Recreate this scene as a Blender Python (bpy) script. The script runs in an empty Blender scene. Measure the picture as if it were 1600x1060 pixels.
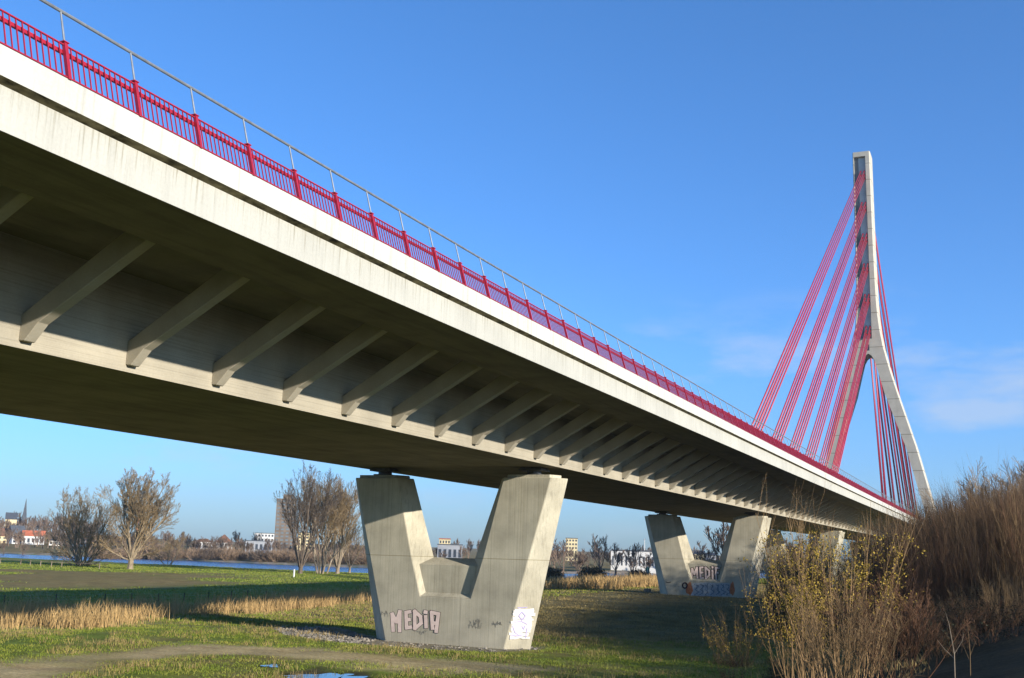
import bpy, bmesh, math, random
import numpy as np
from mathutils import Vector, Matrix

random.seed(7)
C = bpy.context.scene.collection
SC = bpy.context.scene
CAMZ = 8.2                                  # camera height above the meadow

# ------------------------------------------------------------------ camera
F_PX = 1683.6
FW = np.array([-0.40448892, 0.8943924, 0.19092133])
RT = np.array([0.91299912, 0.40703364, 0.02749946])
UP = np.array([0.0531161, -0.18543424, 0.98122007])
cd = bpy.data.cameras.new('camera'); cam = bpy.data.objects.new('camera', cd); C.objects.link(cam)
cd.sensor_width = 36.0; cd.lens = F_PX / 1600 * 36.0; cd.clip_start = 0.3; cd.clip_end = 20000
M = Matrix(((RT[0], UP[0], -FW[0], 0), (RT[1], UP[1], -FW[1], 0), (RT[2], UP[2], -FW[2], CAMZ), (0, 0, 0, 1)))
cam.matrix_world = M
SC.camera = cam


def ray(x, y):
    return FW + (x - 800) / F_PX * RT - (y - 530) / F_PX * UP


def at_z(x, y, z):
    a = ray(x, y); return a * ((z - CAMZ) / a[2]) + np.array([0, 0, CAMZ])


def at_y(x, y, Y):
    a = ray(x, y); return a * (Y / a[1]) + np.array([0, 0, CAMZ])


def at_d(x, y, D):
    """point at horizontal distance D on the line of sight"""
    a = ray(x, y); return a * (D / math.hypot(a[0], a[1])) + np.array([0, 0, CAMZ])


def at_plane(x, y, p, n):
    a = ray(x, y); o = np.array([0, 0, CAMZ]); return o + a * (np.dot(np.array(p) - o, n) / np.dot(a, n))


# ------------------------------------------------------------------ materials
def new_mat(name):
    m = bpy.data.materials.new(name); m.use_nodes = True
    nt = m.node_tree; b = nt.nodes['Principled BSDF']
    return m, nt, b


def N(nt, t, **kw):
    n = nt.nodes.new(t)
    for k, v in kw.items():
        if k.startswith('i_'):
            n.inputs[k[2:].replace('_', ' ')].default_value = v
        else:
            setattr(n, k, v)
    return n


def ramp(nt, fac, stops):
    r = nt.nodes.new('ShaderNodeValToRGB'); e = r.color_ramp.elements
    while len(e) < len(stops): e.new(0.5)
    for i, (p, c) in enumerate(stops):
        e[i].position = p; e[i].color = (c[0], c[1], c[2], 1) if hasattr(c, '__len__') else (c, c, c, 1)
    nt.links.new(fac, r.inputs[0]); return r.outputs[0]


def coords(nt, scale=(1, 1, 1)):
    tc = nt.nodes.new('ShaderNodeTexCoord'); mp = nt.nodes.new('ShaderNodeMapping')
    mp.inputs['Scale'].default_value = scale
    nt.links.new(tc.outputs['Object'], mp.inputs[0]); return mp.outputs[0]


def noise(nt, scale=(1, 1, 1), s=1.0, detail=4, rough=.55):
    n = N(nt, 'ShaderNodeTexNoise', i_Scale=s, i_Detail=detail, i_Roughness=rough)
    nt.links.new(coords(nt, scale), n.inputs['Vector']); return n.outputs['Fac']


def mixc(nt, mode, fac, a, b):
    m = N(nt, 'ShaderNodeMix', data_type='RGBA', blend_type=mode)
    for sock, v in ((m.inputs[0], fac), (m.inputs[6], a), (m.inputs[7], b)):
        if isinstance(v, bpy.types.NodeSocket): nt.links.new(v, sock)
        elif hasattr(v, '__len__'): sock.default_value = (v[0], v[1], v[2], 1)
        else: sock.default_value = v
    return m.outputs[2]


def bump(nt, b, h, strength=.3, dist=.02):
    n = N(nt, 'ShaderNodeBump', i_Strength=strength, i_Distance=dist)
    nt.links.new(h, n.inputs['Height']); nt.links.new(n.outputs[0], b.inputs['Normal'])


def simple(name, c, rough=.7, var=.25, s=2.0, metal=0.0, scale=(1, 1, 1)):
    m, nt, b = new_mat(name)
    f = noise(nt, scale, s)
    lo = [x * (1 - var) for x in c]; hi = [min(1, x * (1 + var)) for x in c]
    nt.links.new(ramp(nt, f, [(.3, lo), (.7, hi)]), b.inputs['Base Color'])
    b.inputs['Roughness'].default_value = rough; b.inputs['Metallic'].default_value = metal
    if rough > .65: b.inputs['Specular IOR Level'].default_value = .08
    return m


def concrete(name, c, boards=None, streak=None, lines=None, stain=.3, linegap=None, hang=None):
    """boards: (scale vec, strength) formwork marks; streak: vertical water marks; lines: list of z of pour joints"""
    m, nt, b = new_mat(name)
    big = noise(nt, (1, 1, 1), .35, 5)
    col = ramp(nt, big, [(.3, [x * (1 - stain) for x in c]), (.7, [min(1, x * (1 + stain * .4)) for x in c])])
    fine = noise(nt, (1, 1, 1), 9, 4, .7)
    col = mixc(nt, 'MULTIPLY', .5, col, ramp(nt, fine, [(.25, .72), (.75, 1.0)]))
    h = fine
    if boards:
        bs = noise(nt, boards[0], 1.0, 3, .6)
        col = mixc(nt, 'MULTIPLY', boards[1], col, ramp(nt, bs, [(.34, .5), (.52, 1.0), (.7, .8)]))
        h = bs
    if streak:
        st = noise(nt, streak[0], 1.0, 5, .65)
        fac = streak[1]
        if hang:                                             # runs start at the joint above and fade out downwards
            tc = nt.nodes.new('ShaderNodeTexCoord'); sx = nt.nodes.new('ShaderNodeSeparateXYZ'); nt.links.new(tc.outputs['Object'], sx.inputs[0])
            mr = N(nt, 'ShaderNodeMapRange'); mr.inputs[1].default_value = hang[0]; mr.inputs[2].default_value = hang[1]; mr.inputs[3].default_value = streak[1] * .12; mr.inputs[4].default_value = streak[1]
            nt.links.new(sx.outputs['Z'], mr.inputs[0]); fac = mr.outputs[0]
        col = mixc(nt, 'MULTIPLY', fac, col, ramp(nt, st, [(.33, (.34, .28, .14)), (.47, (1, 1, 1))]))
    if lines or linegap:
        tc = nt.nodes.new('ShaderNodeTexCoord'); sx = nt.nodes.new('ShaderNodeSeparateXYZ')
        nt.links.new(tc.outputs['Object'], sx.inputs[0])
        zs = sx.outputs['Z']
        if linegap:
            md = N(nt, 'ShaderNodeMath', operation='PINGPONG'); md.inputs[1].default_value = linegap / 2
            nt.links.new(zs, md.inputs[0]); zs = md.outputs[0]; lines = [0.0]
        for z in lines:
            a = N(nt, 'ShaderNodeMath', operation='SUBTRACT'); a.inputs[1].default_value = z; nt.links.new(zs, a.inputs[0])
            q = N(nt, 'ShaderNodeMath', operation='ABSOLUTE'); nt.links.new(a.outputs[0], q.inputs[0])
            w = N(nt, 'ShaderNodeMath', operation='LESS_THAN'); w.inputs[1].default_value = .035 if not linegap else .12
            nt.links.new(q.outputs[0], w.inputs[0])
            col = mixc(nt, 'MULTIPLY', w.outputs[0], col, (.45, .43, .38))
    nt.links.new(col, b.inputs['Base Color']); b.inputs['Roughness'].default_value = .88; b.inputs['Specular IOR Level'].default_value = .2
    bump(nt, b, h, .35, .03)
    return m


MAT = {}
MAT['pier'] = concrete('pier_concrete', (.545, .50, .385), boards=((7.0, 4, .05), .38), streak=((.55, .4, .05), .16), lines=None)
MAT['fascia'] = concrete('fascia_concrete', (.47, .46, .405), boards=((1, 3.5, .06), .16), streak=((1, 7, .25), .72), stain=.10, hang=(19.2, 20.1))
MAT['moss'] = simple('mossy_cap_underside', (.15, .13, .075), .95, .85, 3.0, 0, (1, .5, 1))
MAT['cap'] = concrete('cap_concrete', (.54, .53, .48), stain=.10, streak=((1, 5, .12), .22))
MAT['wall'] = concrete('girder_concrete', (.41, .37, .29), boards=((1, .12, 13.0), .42), stain=.2)
MAT['soffit'] = concrete('soffit_shade_concrete', (.19, .17, .12), boards=((1.6, .12, 1), .45), stain=.3)  # same concrete as the girder, darkened: underside shade put into the colour
MAT['strut'] = concrete('strut_concrete', (.40, .36, .28), stain=.2)
MAT['pylon'] = concrete('pylon_concrete', (.50, .465, .39), linegap=6.9, stain=.12, streak=((.3, .3, .02), .15))
MAT['panel'] = simple('pylon_panel_metal', (.46, .48, .46), .5, .15, .3)
MAT['darkshade'] = simple('pylon_recess_shade_dark', (.11, .14, .16), .6, .2, .3)  # shade of the pylon recess put into the colour; tower windows reuse it
MAT['red'] = simple('red_paint', (.32, .013, .030), .42, .12, 3)
MAT['cable'] = simple('red_cable_sheath', (.38, .018, .044), .45, .15, .5)
MAT['steel'] = simple('galvanised_steel', (.30, .32, .33), .42, .2, 4, .55)
MAT['darksteel'] = simple('dark_bearing_steel', (.07, .07, .07), .5, .3, 4, .3)
MAT['asphalt'] = simple('asphalt', (.05, .05, .05), .9, .2, 5)
MAT['bark'] = simple('willow_bark', (.245, .19, .125), .9, .35, 1.2)
MAT['bark2'] = simple('poplar_bark', (.25, .20, .145), .9, .35, 1.2)
MAT['barkdark'] = simple('dark_bark', (.13, .10, .075), .9, .35, 1.2)
MAT['crownbrown'] = simple('golden_brown_twig', (.255, .185, .105), .9, .3, .8)
MAT['twig'] = simple('thicket_twig', (.12, .076, .043), .85, .45, .6)
MAT['twig2'] = simple('reddish_twig', (.165, .088, .05), .85, .4, .6)
MAT['twig3'] = simple('ochre_twig', (.20, .13, .066), .85, .4, .6)
MAT['far'] = simple('far_tree_bark', (.175, .125, .092), .95, .3, .1)
MAT['far2'] = simple('far_shrub_twig', (.25, .175, .115), .95, .3, .1)
MAT['leaf'] = simple('yellow_willow_leaf', (.29, .20, .035), .7, .5, 3)
MAT['leafdark'] = simple('dark_bush_leaf', (.035, .036, .022), .8, .5, 2)
MAT['reed'] = simple('dry_reed', (.43, .29, .13), .85, .3, .7)
MAT['grass'] = simple('meadow_grass_blade', (.165, .195, .03), .8, .45, .35)
_nt = MAT['grass'].node_tree
_rp = [n for n in _nt.nodes if n.type == 'VALTORGB'][0].color_ramp; _rp.elements[0].color = (.10, .15, .02, 1); _rp.elements[1].color = (.30, .27, .07, 1); _e = _rp.elements.new(.5); _e.color = (.165, .20, .03, 1)
MAT['grass2'] = simple('dry_grass_blade', (.28, .21, .09), .85, .4, .5)
MAT['grass3'] = simple('dull_grass_blade', (.25, .20, .085), .85, .5, .3)
MAT['stone'] = simple('rubble_stone', (.25, .225, .19), .9, .45, 1.4)
MAT['wood'] = simple('weathered_wood', (.06, .05, .04), .9, .3, 3)
MAT['white'] = simple('white_paint', (.62, .61, .58), .7, .08, 2)
MAT['yellowwall'] = simple('pale_yellow_render', (.66, .55, .32), .85, .1, .3)
MAT['greywall'] = simple('grey_render', (.30, .31, .33), .85, .1, .3)
MAT['brownwall'] = simple('brown_cladding', (.165, .13, .10), .8, .3, .25)
MAT['brick'] = simple('brick_wall', (.30, .13, .08), .85, .2, .4)
MAT['redroof'] = simple('orange_roof_tile', (.42, .13, .07), .8, .2, .6)
MAT['brownroof'] = simple('brown_roof_tile', (.17, .09, .06), .85, .2, .6)
MAT['greyroof'] = simple('slate_roof', (.075, .085, .10), .7, .2, .6)
MAT['glass'] = simple('window_glass', (.05, .06, .075), .15, .2, .3)
MAT['green'] = simple('green_sign_paint', (.02, .16, .07), .6, .1, 2)
MAT['g_pink'] = simple('pink_spray_paint', (.72, .57, .51), .8, .1, 2)
MAT['g_dark'] = simple('dark_spray_paint', (.025, .018, .03), .8, .2, 2)
MAT['g_white'] = simple('white_spray_paint', (.66, .645, .64), .8, .08, 3)
MAT['g_violet'] = simple('violet_spray_paint', (.42, .36, .66), .8, .2, 2)
MAT['g_blue'] = simple('blue_spray_paint', (.38, .41, .43), .8, .25, 3)
MAT['g_dblue'] = simple('deep_blue_spray_paint', (.13, .18, .24), .8, .3, 3)
MAT['g_orange'] = simple('orange_spray_paint', (.48, .17, .08), .8, .2, 3)
MAT['g_grey'] = simple('grey_spray_paint', (.20, .19, .17), .8, .2, 3)

# ground: zone colours come in through a colour attribute, broken up by noise
m, nt, b = new_mat('ground_earth_grass')
at = N(nt, 'ShaderNodeVertexColor', layer_name='zone')
f1 = noise(nt, (1, 1, 1), 4.5, 7, .8); f2 = noise(nt, (.25, 1, 1), .55, 5, .6)
c1 = mixc(nt, 'MULTIPLY', .85, at.outputs[0], ramp(nt, f1, [(.36, (.40, .36, .30)), (.52, (1, 1, 1)), (.68, (1.4, 1.35, 1.2))]))
c1 = mixc(nt, 'MULTIPLY', .6, c1, ramp(nt, f2, [(.34, (.62, .55, .50)), (.6, (1, 1, 1))]))
nt.links.new(c1, b.inputs['Base Color']); b.inputs['Roughness'].default_value = .95; b.inputs['Specular IOR Level'].default_value = .05
bump(nt, b, f1, .35, .05)
MAT['ground'] = m

m, nt, b = new_mat('river_water')
b.inputs['Base Color'].default_value = (.02, .07, .16, 1); b.inputs['Roughness'].default_value = .18
b.inputs['IOR'].default_value = 1.33
bump(nt, b, noise(nt, (.5, 1, 1), 1.1, 3), .9, .5)
MAT['river'] = m
m, nt, b = new_mat('puddle_water')
b.inputs['Base Color'].default_value = (.02, .025, .025, 1); b.inputs['Roughness'].default_value = .04
MAT['puddle'] = m


# ------------------------------------------------------------------ object helpers
def link(name, me, parent=None):
    o = bpy.data.objects.new(name, me); C.objects.link(o)
    if parent is not None: o.parent = parent
    return o


def tag(o, label=None, cat=None, group=None, kind=None):
    if label: o['label'] = label
    if cat: o['category'] = cat
    if group: o['group'] = group
    if kind: o['kind'] = kind
    return o


def empty(name, loc=(0, 0, 0), label=None, cat=None, group=None):
    o = bpy.data.objects.new(name, None); C.objects.link(o); o.location = loc
    return tag(o, label, cat, group)


def np_mesh(name, verts, faces, mats, smooth=False, midx=None):
    """verts (n,3), faces (m,k) of one size"""
    verts = np.asarray(verts, np.float32); faces = np.asarray(faces, np.int32)
    me = bpy.data.meshes.new(name); k = faces.shape[1]
    me.vertices.add(len(verts)); me.vertices.foreach_set('co', verts.ravel())
    me.loops.add(faces.size); me.loops.foreach_set('vertex_index', faces.ravel())
    me.polygons.add(len(faces)); me.polygons.foreach_set('loop_start', np.arange(0, faces.size, k, dtype=np.int32))
    if midx is not None: me.polygons.foreach_set('material_index', np.asarray(midx, np.int32))
    me.polygons.foreach_set('use_smooth', np.full(len(faces), smooth))
    for mm in (mats if isinstance(mats, (list, tuple)) else [mats]): me.materials.append(mm)
    me.update(calc_edges=True)
    return me


class MB:
    """collects shapes into one mesh"""
    def __init__(s): s.v = []; s.f = []; s.m = []; s.cur = 0

    def add(s, vs, fs):
        o = len(s.v); s.v += [tuple(float(c) for c in p) for p in vs]
        s.f += [tuple(i + o for i in f) for f in fs]; s.m += [s.cur] * len(fs); return s

    def box(s, x0, x1, y0, y1, z0, z1):
        return s.add([(x, y, z) for z in (z0, z1) for y in (y0, y1) for x in (x0, x1)],
                     [(0, 2, 3, 1), (4, 5, 7, 6), (0, 1, 5, 4), (2, 6, 7, 3), (0, 4, 6, 2), (1, 3, 7, 5)])

    def prism(s, poly, p_fn, a, b):
        """poly of 2-D points, p_fn(u,v,t) -> 3-D; extruded t=a..b"""
        n = len(poly)
        vs = [p_fn(u, w, a) for u, w in poly] + [p_fn(u, w, b) for u, w in poly]
        fs = [(i, (i + 1) % n, n + (i + 1) % n, n + i) for i in range(n)]
        fs += [tuple(range(n))[::-1], tuple(range(n, 2 * n))]
        return s.add(vs, fs)

    def loft(s, rings, cap=True):
        n = len(rings[0]); vs = [p for r in rings for p in r]; fs = []
        for k in range(len(rings) - 1):
            for i in range(n):
                j = (i + 1) % n; fs.append((k * n + i, k * n + j, (k + 1) * n + j, (k + 1) * n + i))
        if cap: fs += [tuple(range(n))[::-1], tuple(range((len(rings) - 1) * n, len(rings) * n))]
        return s.add(vs, fs)

    def tube(s, p0, p1, r0, r1=None, k=8):
        r1 = r0 if r1 is None else r1
        p0 = Vector(p0); p1 = Vector(p1); d = (p1 - p0).normalized()
        a = d.orthogonal().normalized(); c = d.cross(a)
        rg = []
        for p, r in ((p0, r0), (p1, r1)):
            rg.append([tuple(p + (a * math.cos(t) + c * math.sin(t)) * r) for t in [2 * math.pi * i / k for i in range(k)]])
        return s.loft(rg)

    def build(s, name, mats, parent=None, fix=True):
        me = bpy.data.meshes.new(name); me.from_pydata(s.v, [], s.f)
        for mm in (mats if isinstance(mats, (list, tuple)) else [mats]): me.materials.append(mm)
        for p, i in zip(me.polygons, s.m): p.material_index = i
        if fix:
            bm = bmesh.new(); bm.from_mesh(me); bmesh.ops.recalc_face_normals(bm, faces=bm.faces); bm.to_mesh(me); bm.free()
        me.update()
        return link(name, me, parent)


def bevel(o, w=.03, seg=1):
    md = o.modifiers.new('edge', 'BEVEL'); md.width = w; md.segments = seg; md.limit_method = 'ANGLE'; md.angle_limit = math.radians(25)
    return o


def copy_tree(o, parent=None):
    c = o.copy(); C.objects.link(c); c.parent = parent
    for ch in list(o.children): copy_tree(ch, c)
    return c


# ------------------------------------------------------------------ value noise for terrain
def vnoise(x, y, seed=0):
    xi = np.floor(x).astype(np.int64); yi = np.floor(y).astype(np.int64); fx = x - xi; fy = y - yi
    fx = fx * fx * (3 - 2 * fx); fy = fy * fy * (3 - 2 * fy)

    def hsh(a, b):
        h = (a * 374761393 + b * 668265263 + seed * 974711) & 0x7fffffff
        h = ((h ^ (h >> 13)) * 1274126177) & 0x7fffffff
        return ((h ^ (h >> 16)) & 0xffff) / 65535.0
    return (hsh(xi, yi) * (1 - fx) + hsh(xi + 1, yi) * fx) * (1 - fy) + (hsh(xi, yi + 1) * (1 - fx) + hsh(xi + 1, yi + 1) * fx) * fy


def fbm(x, y, seed=0, o=4):
    s = 0; a = .5; t = 0
    for i in range(o):
        s = s + a * vnoise(x * 2 ** i, y * 2 ** i, seed + i); t += a; a *= .5
    return s / t


def sstep(t): t = np.clip(t, 0, 1); return t * t * (3 - 2 * t)


def poly_sd(px, py, poly):
    """signed distance, negative inside"""
    poly = np.asarray(poly, float); d = np.full(px.shape, 1e9); inside = np.zeros(px.shape, bool)
    for (ax, ay), (bx, by) in zip(poly, np.roll(poly, -1, 0)):
        ex, ey = bx - ax, by - ay; wx, wy = px - ax, py - ay
        t = np.clip((wx * ex + wy * ey) / (ex * ex + ey * ey + 1e-12), 0, 1)
        d = np.minimum(d, np.hypot(wx - t * ex, wy - t * ey))
        cnd = ((ay > py) != (by > py)) & (px < (bx - ax) * (py - ay) / (by - ay + 1e-12) + ax)
        inside ^= cnd
    return np.where(inside, -d, d)


WATER = -1.9


def wpx(*pts): return [tuple(at_z(x, y, WATER)[:2]) for x, y in pts]


RIVER = [(-1900, -420)] + wpx((-400, 862), (-150, 868), (0, 873.5), (150, 880), (300, 887), (375, 890.5), (480, 895), (580, 899), (700, 903), (860, 906)) + \
    [(-60, 470), (250, 580), (1500, 760), (1500, 1150), (300, 960), (-70, 800), (-150, 600)] + \
    wpx((900, 897), (700, 892.5), (580, 888.5), (375, 880), (300, 876.5), (150, 871), (0, 865.5), (-150, 859), (-400, 850)) + [(-2300, -120)]


def height(x, y):
    x = np.asarray(x, float); y = np.asarray(y, float)
    g = -.35 + 0 * x
    near = sstep((x + 100) / 40)                                   # ground under the bridge
    g = g + near * (.42 + 1.5 * sstep((y - 98) / 70))
    g = g + (fbm(x / 14, y / 14, 3) - .5) * .55 + (fbm(x / 3.1, y / 3.1, 9, 3) - .5) * .16
    emb = sstep((x + 19 + (fbm(y / 16, x / 30, 5) - .5) * 5) / 27)
    top = 6.0 + 1.4 * sstep((12 - y) / 10) + .5 * sstep((x - 6) / 20)
    far = 1 - sstep((y - 300) / 160)
    g = g + emb * (top - g) * far
    # pier 1 stands on a small flat apron
    rp = np.hypot((x + 43.8) / 14, (y - 87) / 9); w = 1 - sstep((rp - .7) / .6); g = g * (1 - w) + .02 * w
    sd = poly_sd(x, y, RIVER)
    r = np.hypot(x, y)
    beyond = sstep((r - 500) / 120) * sstep((-x - 120 + .15 * y) / 120)
    hill = 14 * np.exp(-((x + 1050) / 300) ** 2 - ((y - 820) / 330) ** 2)
    g = g + hill * beyond + sstep((r - 900) / 2500) * 6
    g = g - .75 * (1 - sstep(sd / 90)) * sstep((r - 180) / 80)
    bank = np.clip(sd / 5, -1, 1)
    g = np.where(sd < 5, (WATER - .9) * (.5 - .5 * bank) + g * (.5 + .5 * bank), g)
    return g


def hz(x, y): return float(height(np.array([x]), np.array([y]))[0])


def px_poly(pts, z=-.3): return [tuple(at_z(x, y, z)[:2]) for x, y in pts]


def ground_hit(x, y):
    z = 0.0
    for _ in range(25):
        p = at_z(x, y, z); z = .5 * z + .5 * hz(p[0], p[1])
    p = at_z(x, y, z); return np.array([p[0], p[1], hz(p[0], p[1])])


MUD = px_poly([(-300, 885), (0, 889), (200, 893), (330, 895), (440, 903), (400, 911), (230, 918), (0, 920), (-300, 922)])
TRACK = px_poly([(-200, 1046), (0, 1046), (110, 1032), (240, 1018), (330, 1014), (480, 1022), (620, 1034), (760, 1046), (900, 1056), (900, 1066), (700, 1060), (560, 1048), (430, 1040), (320, 1034), (220, 1042), (120, 1062), (60, 1100), (-200, 1150)])
RIP = px_poly([(425, 984), (520, 983), (598, 999), (690, 1005), (790, 1013), (850, 1011), (846, 1016), (770, 1020), (640, 1014), (520, 1005), (445, 995)], 0)
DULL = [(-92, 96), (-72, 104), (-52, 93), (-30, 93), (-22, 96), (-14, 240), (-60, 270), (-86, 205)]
REED_A = px_poly([(-60, 992), (0, 992), (120, 991), (200, 984), (280, 966), (290, 955), (200, 958), (0, 962), (-60, 962)])
REED_B = px_poly([(300, 966), (400, 964), (460, 957), (560, 950), (592, 948), (592, 938), (520, 940), (430, 946), (380, 950), (300, 955)])
REED_C = px_poly([(846, 920), (900, 923), (960, 926), (1036, 920), (1036, 908), (950, 907), (846, 909)], 1.2)
PUD = [px_poly(p, -.1) for p in (
    [(455, 1056), (480, 1052), (500, 1050), (515, 1055), (535, 1060), (520, 1072), (460, 1070), (432, 1060)],
    [(530, 1060), (552, 1055), (574, 1055), (578, 1062), (560, 1070), (536, 1068)],
    [(405, 1048), (428, 1045), (446, 1048), (430, 1051)])]


NEARLAND = [(0, 0), (-1900, -420)] + RIVER[1:12]


def build_ground():
    ang_f = np.radians(np.arange(-14, 60, .17)); ang_b = np.radians(np.arange(60, 346, 3.0))
    ang = np.concatenate([ang_f, ang_b])                              # measured from +Y towards -X
    rr = [1.0]
    while rr[-1] < 3400:
        r = rr[-1]; rr.append(r * (1.0065 if 45 < r < 190 else 1.011 if r < 900 else 1.03) + .02)
    rr = np.array(rr)
    A, R_ = np.meshgrid(ang, rr)
    X = -np.sin(A) * R_; Y = np.cos(A) * R_
    Z = height(X, Y)
    n, k = X.shape
    v = np.stack([X, Y, Z], -1).reshape(-1, 3)
    i = np.arange((n - 1))[:, None]; j = np.arange(k)[None, :]; j2 = (j + 1) % k
    f = np.stack([i * k + j, i * k + j2, (i + 1) * k + j2, (i + 1) * k + j], -1).reshape(-1, 4)
    # colours
    x, y = X.ravel(), Y.ravel()
    n1 = fbm(x / 7, y / 7, 21); n2 = fbm(x / 1.7, y / 1.7, 31, 3); n3 = fbm(x / 40, y / 40, 41)
    col = np.zeros((len(x), 3)); green = np.array([.165, .215, .030]); olive = np.array([.225, .210, .065]); brown = np.array([.26, .185, .075])
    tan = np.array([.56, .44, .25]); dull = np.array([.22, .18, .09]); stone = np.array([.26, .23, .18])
    t = np.clip((n1 - .40) * 4, 0, 1)[:, None]; col = green * (1 - t) + olive * t

    n4 = fbm(x / 26, y / 18, 51)

    def over(poly, c, soft, amt=1.0, jit=2.0):
        nonlocal col
        sd = poly_sd(x, y, poly) + (n1 - .5) * jit * 4 + (n2 - .5) * jit * 1.5
        w = np.clip(.5 - sd / soft, 0, 1) * amt
        if poly is MUD: w = w * np.clip(.25 + (n4 - .30) * 3.2, 0, 1)
        w = w[:, None]; col = col * (1 - w) + c * w
    over(MUD, brown, 16, .85, 3.0)
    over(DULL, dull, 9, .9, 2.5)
    over(TRACK, tan, 3.5, .8, 2.0)
    over(RIP, stone, 1.6, .9, .7)
    for P in PUD: over(P, np.array([.07, .06, .035]), 1.2, .9, .3)
    for P in (REED_A, REED_B, REED_C): over(P, tan * .8, 4, .8, .8)
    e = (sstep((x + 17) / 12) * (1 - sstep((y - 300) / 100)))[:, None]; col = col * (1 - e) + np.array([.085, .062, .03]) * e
    sd = poly_sd(x, y, RIVER); r = np.hypot(x, y)
    fb = ((sd > 0) & (r > 455) & (x < -100) & (poly_sd(x, y, NEARLAND) > 0))
    w = (np.clip((30 - sd) / 30, 0, 1) * fb)[:, None]; col = np.where(fb[:, None], np.array([.25, .195, .085]), col)
    st = ((sd > -3) & (sd < 6) & fb)[:, None]; col = np.where(st, np.array([.36, .30, .23]), col)
    col *= (.8 + .45 * n2)[:, None]
    me = np_mesh('ground', v, f[:, ::-1], MAT['ground'], True)
    ca = me.color_attributes.new('zone', 'FLOAT_COLOR', 'POINT')
    ca.data.foreach_set('color', np.concatenate([col, np.ones((len(col), 1))], 1).astype(np.float32).ravel())
    o = link('ground', me); o['kind'] = 'structure'
    # fill the small hole under the camera
    return o


build_ground()

mb = MB(); mb.add([(x, y, WATER) for x, y in RIVER], [tuple(range(len(RIVER)))])
o = mb.build('river', MAT['river']); o['kind'] = 'structure'
for o_ in [o]:
    for p in o_.data.polygons:
        if p.normal.z < 0: p.flip()
for P in PUD:
    zc = max(hz(x, y) for x, y in P) * .5 + min(hz(x, y) for x, y in P) * .5 + .03
    cx = sum(p[0] for p in P) / len(P); cy = sum(p[1] for p in P) / len(P)
    ring = []
    for i in range(40):
        t = i / 40 * len(P); a = P[int(t)]; bb = P[(int(t) + 1) % len(P)]; u = t - int(t)
        ring.append((a[0] * (1 - u) + bb[0] * u + random.uniform(-.15, .15), a[1] * (1 - u) + bb[1] * u + random.uniform(-.15, .15), zc))
    mb = MB(); mb.add(ring, [tuple(range(40))]); o = mb.build('puddle', MAT['puddle'], fix=False); o['kind'] = 'structure'
    for p in o.data.polygons:
        if p.normal.z < 0: p.flip()

# ------------------------------------------------------------------ bridge deck
XC = -43.75


def zo(Y):
    Y = min(Y, 441.0); return -.003 * Y + 5.97e-6 * Y * Y + CAMZ


STRUT0, STRUTD = 29.27, 5.6368
stations = [STRUT0 + STRUTD * k for k in range(-24, 75)] + [460, 500, 560, 640, 720, 820, 950]


def sweep(poly, ys=stations):
    mb_ = MB(); mb_.loft([[(x, Y, z + zo(Y)) for x, z in poly] for Y in ys]); return mb_


deck = empty('bridge_deck', (XC, 80, CAMZ + 7.11), 'long pale concrete road deck with white edge and red railing crossing overhead to the pylon', 'bridge deck')


def part(o):
    o.parent = deck; o.matrix_parent_inverse = Matrix.Translation(-deck.location); return o


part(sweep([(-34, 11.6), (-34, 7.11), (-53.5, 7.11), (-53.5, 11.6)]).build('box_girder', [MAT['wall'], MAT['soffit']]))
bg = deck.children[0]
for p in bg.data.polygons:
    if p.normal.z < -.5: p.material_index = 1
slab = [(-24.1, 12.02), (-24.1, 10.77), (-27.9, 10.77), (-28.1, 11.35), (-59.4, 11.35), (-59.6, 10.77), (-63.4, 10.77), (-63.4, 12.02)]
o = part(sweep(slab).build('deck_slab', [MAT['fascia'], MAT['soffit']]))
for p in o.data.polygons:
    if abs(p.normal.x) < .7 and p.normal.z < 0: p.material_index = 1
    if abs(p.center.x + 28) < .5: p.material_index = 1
for side in (1, -1):
    cap = [(-23.8, 12.97), (-23.8, 12.13), (-24.095, 12.035), (-24.2, 12.026), (-26.2, 12.026), (-26.2, 12.90)]
    if side < 0: cap = [(2 * XC - x, z) for x, z in cap]
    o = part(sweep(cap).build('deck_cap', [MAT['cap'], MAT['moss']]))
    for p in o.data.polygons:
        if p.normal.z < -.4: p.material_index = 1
part(sweep([(-26.22, 12.5), (-26.22, 12.03), (2 * XC + 26.22, 12.03), (2 * XC + 26.22, 12.5)]).build('roadway', MAT['asphalt']))
# struts
prof = [(-34.02, 7.40), (-33.70, 7.37), (-33.07, 8.06), (-27.93, 10.92), (-28.0, 11.40), (-29.0, 11.40), (-34.02, 8.42)]
smb = MB(); smb.prism(prof, lambda u, w, t: (u + 34, t, w), 0, .52)
s0 = smb.build('strut', MAT['strut'])
bevel(s0, .03)
for k in range(-8, 70):
    Y = STRUT0 + STRUTD * k
    s = s0 if k == -8 else s0.copy()
    if k > -8: C.objects.link(s)
    s.location = (-34, Y, zo(Y)); part(s)

# railing: leaning red bars, grey hand tube above
PD = 2.402 * 23.8 / 20.106; P0 = 21.18
NB = 13


def rail_pt(h, Y, dx=0): return (-23.815 - .285 * h + dx, Y, 12.965 + zo(Y) + h)


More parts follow.
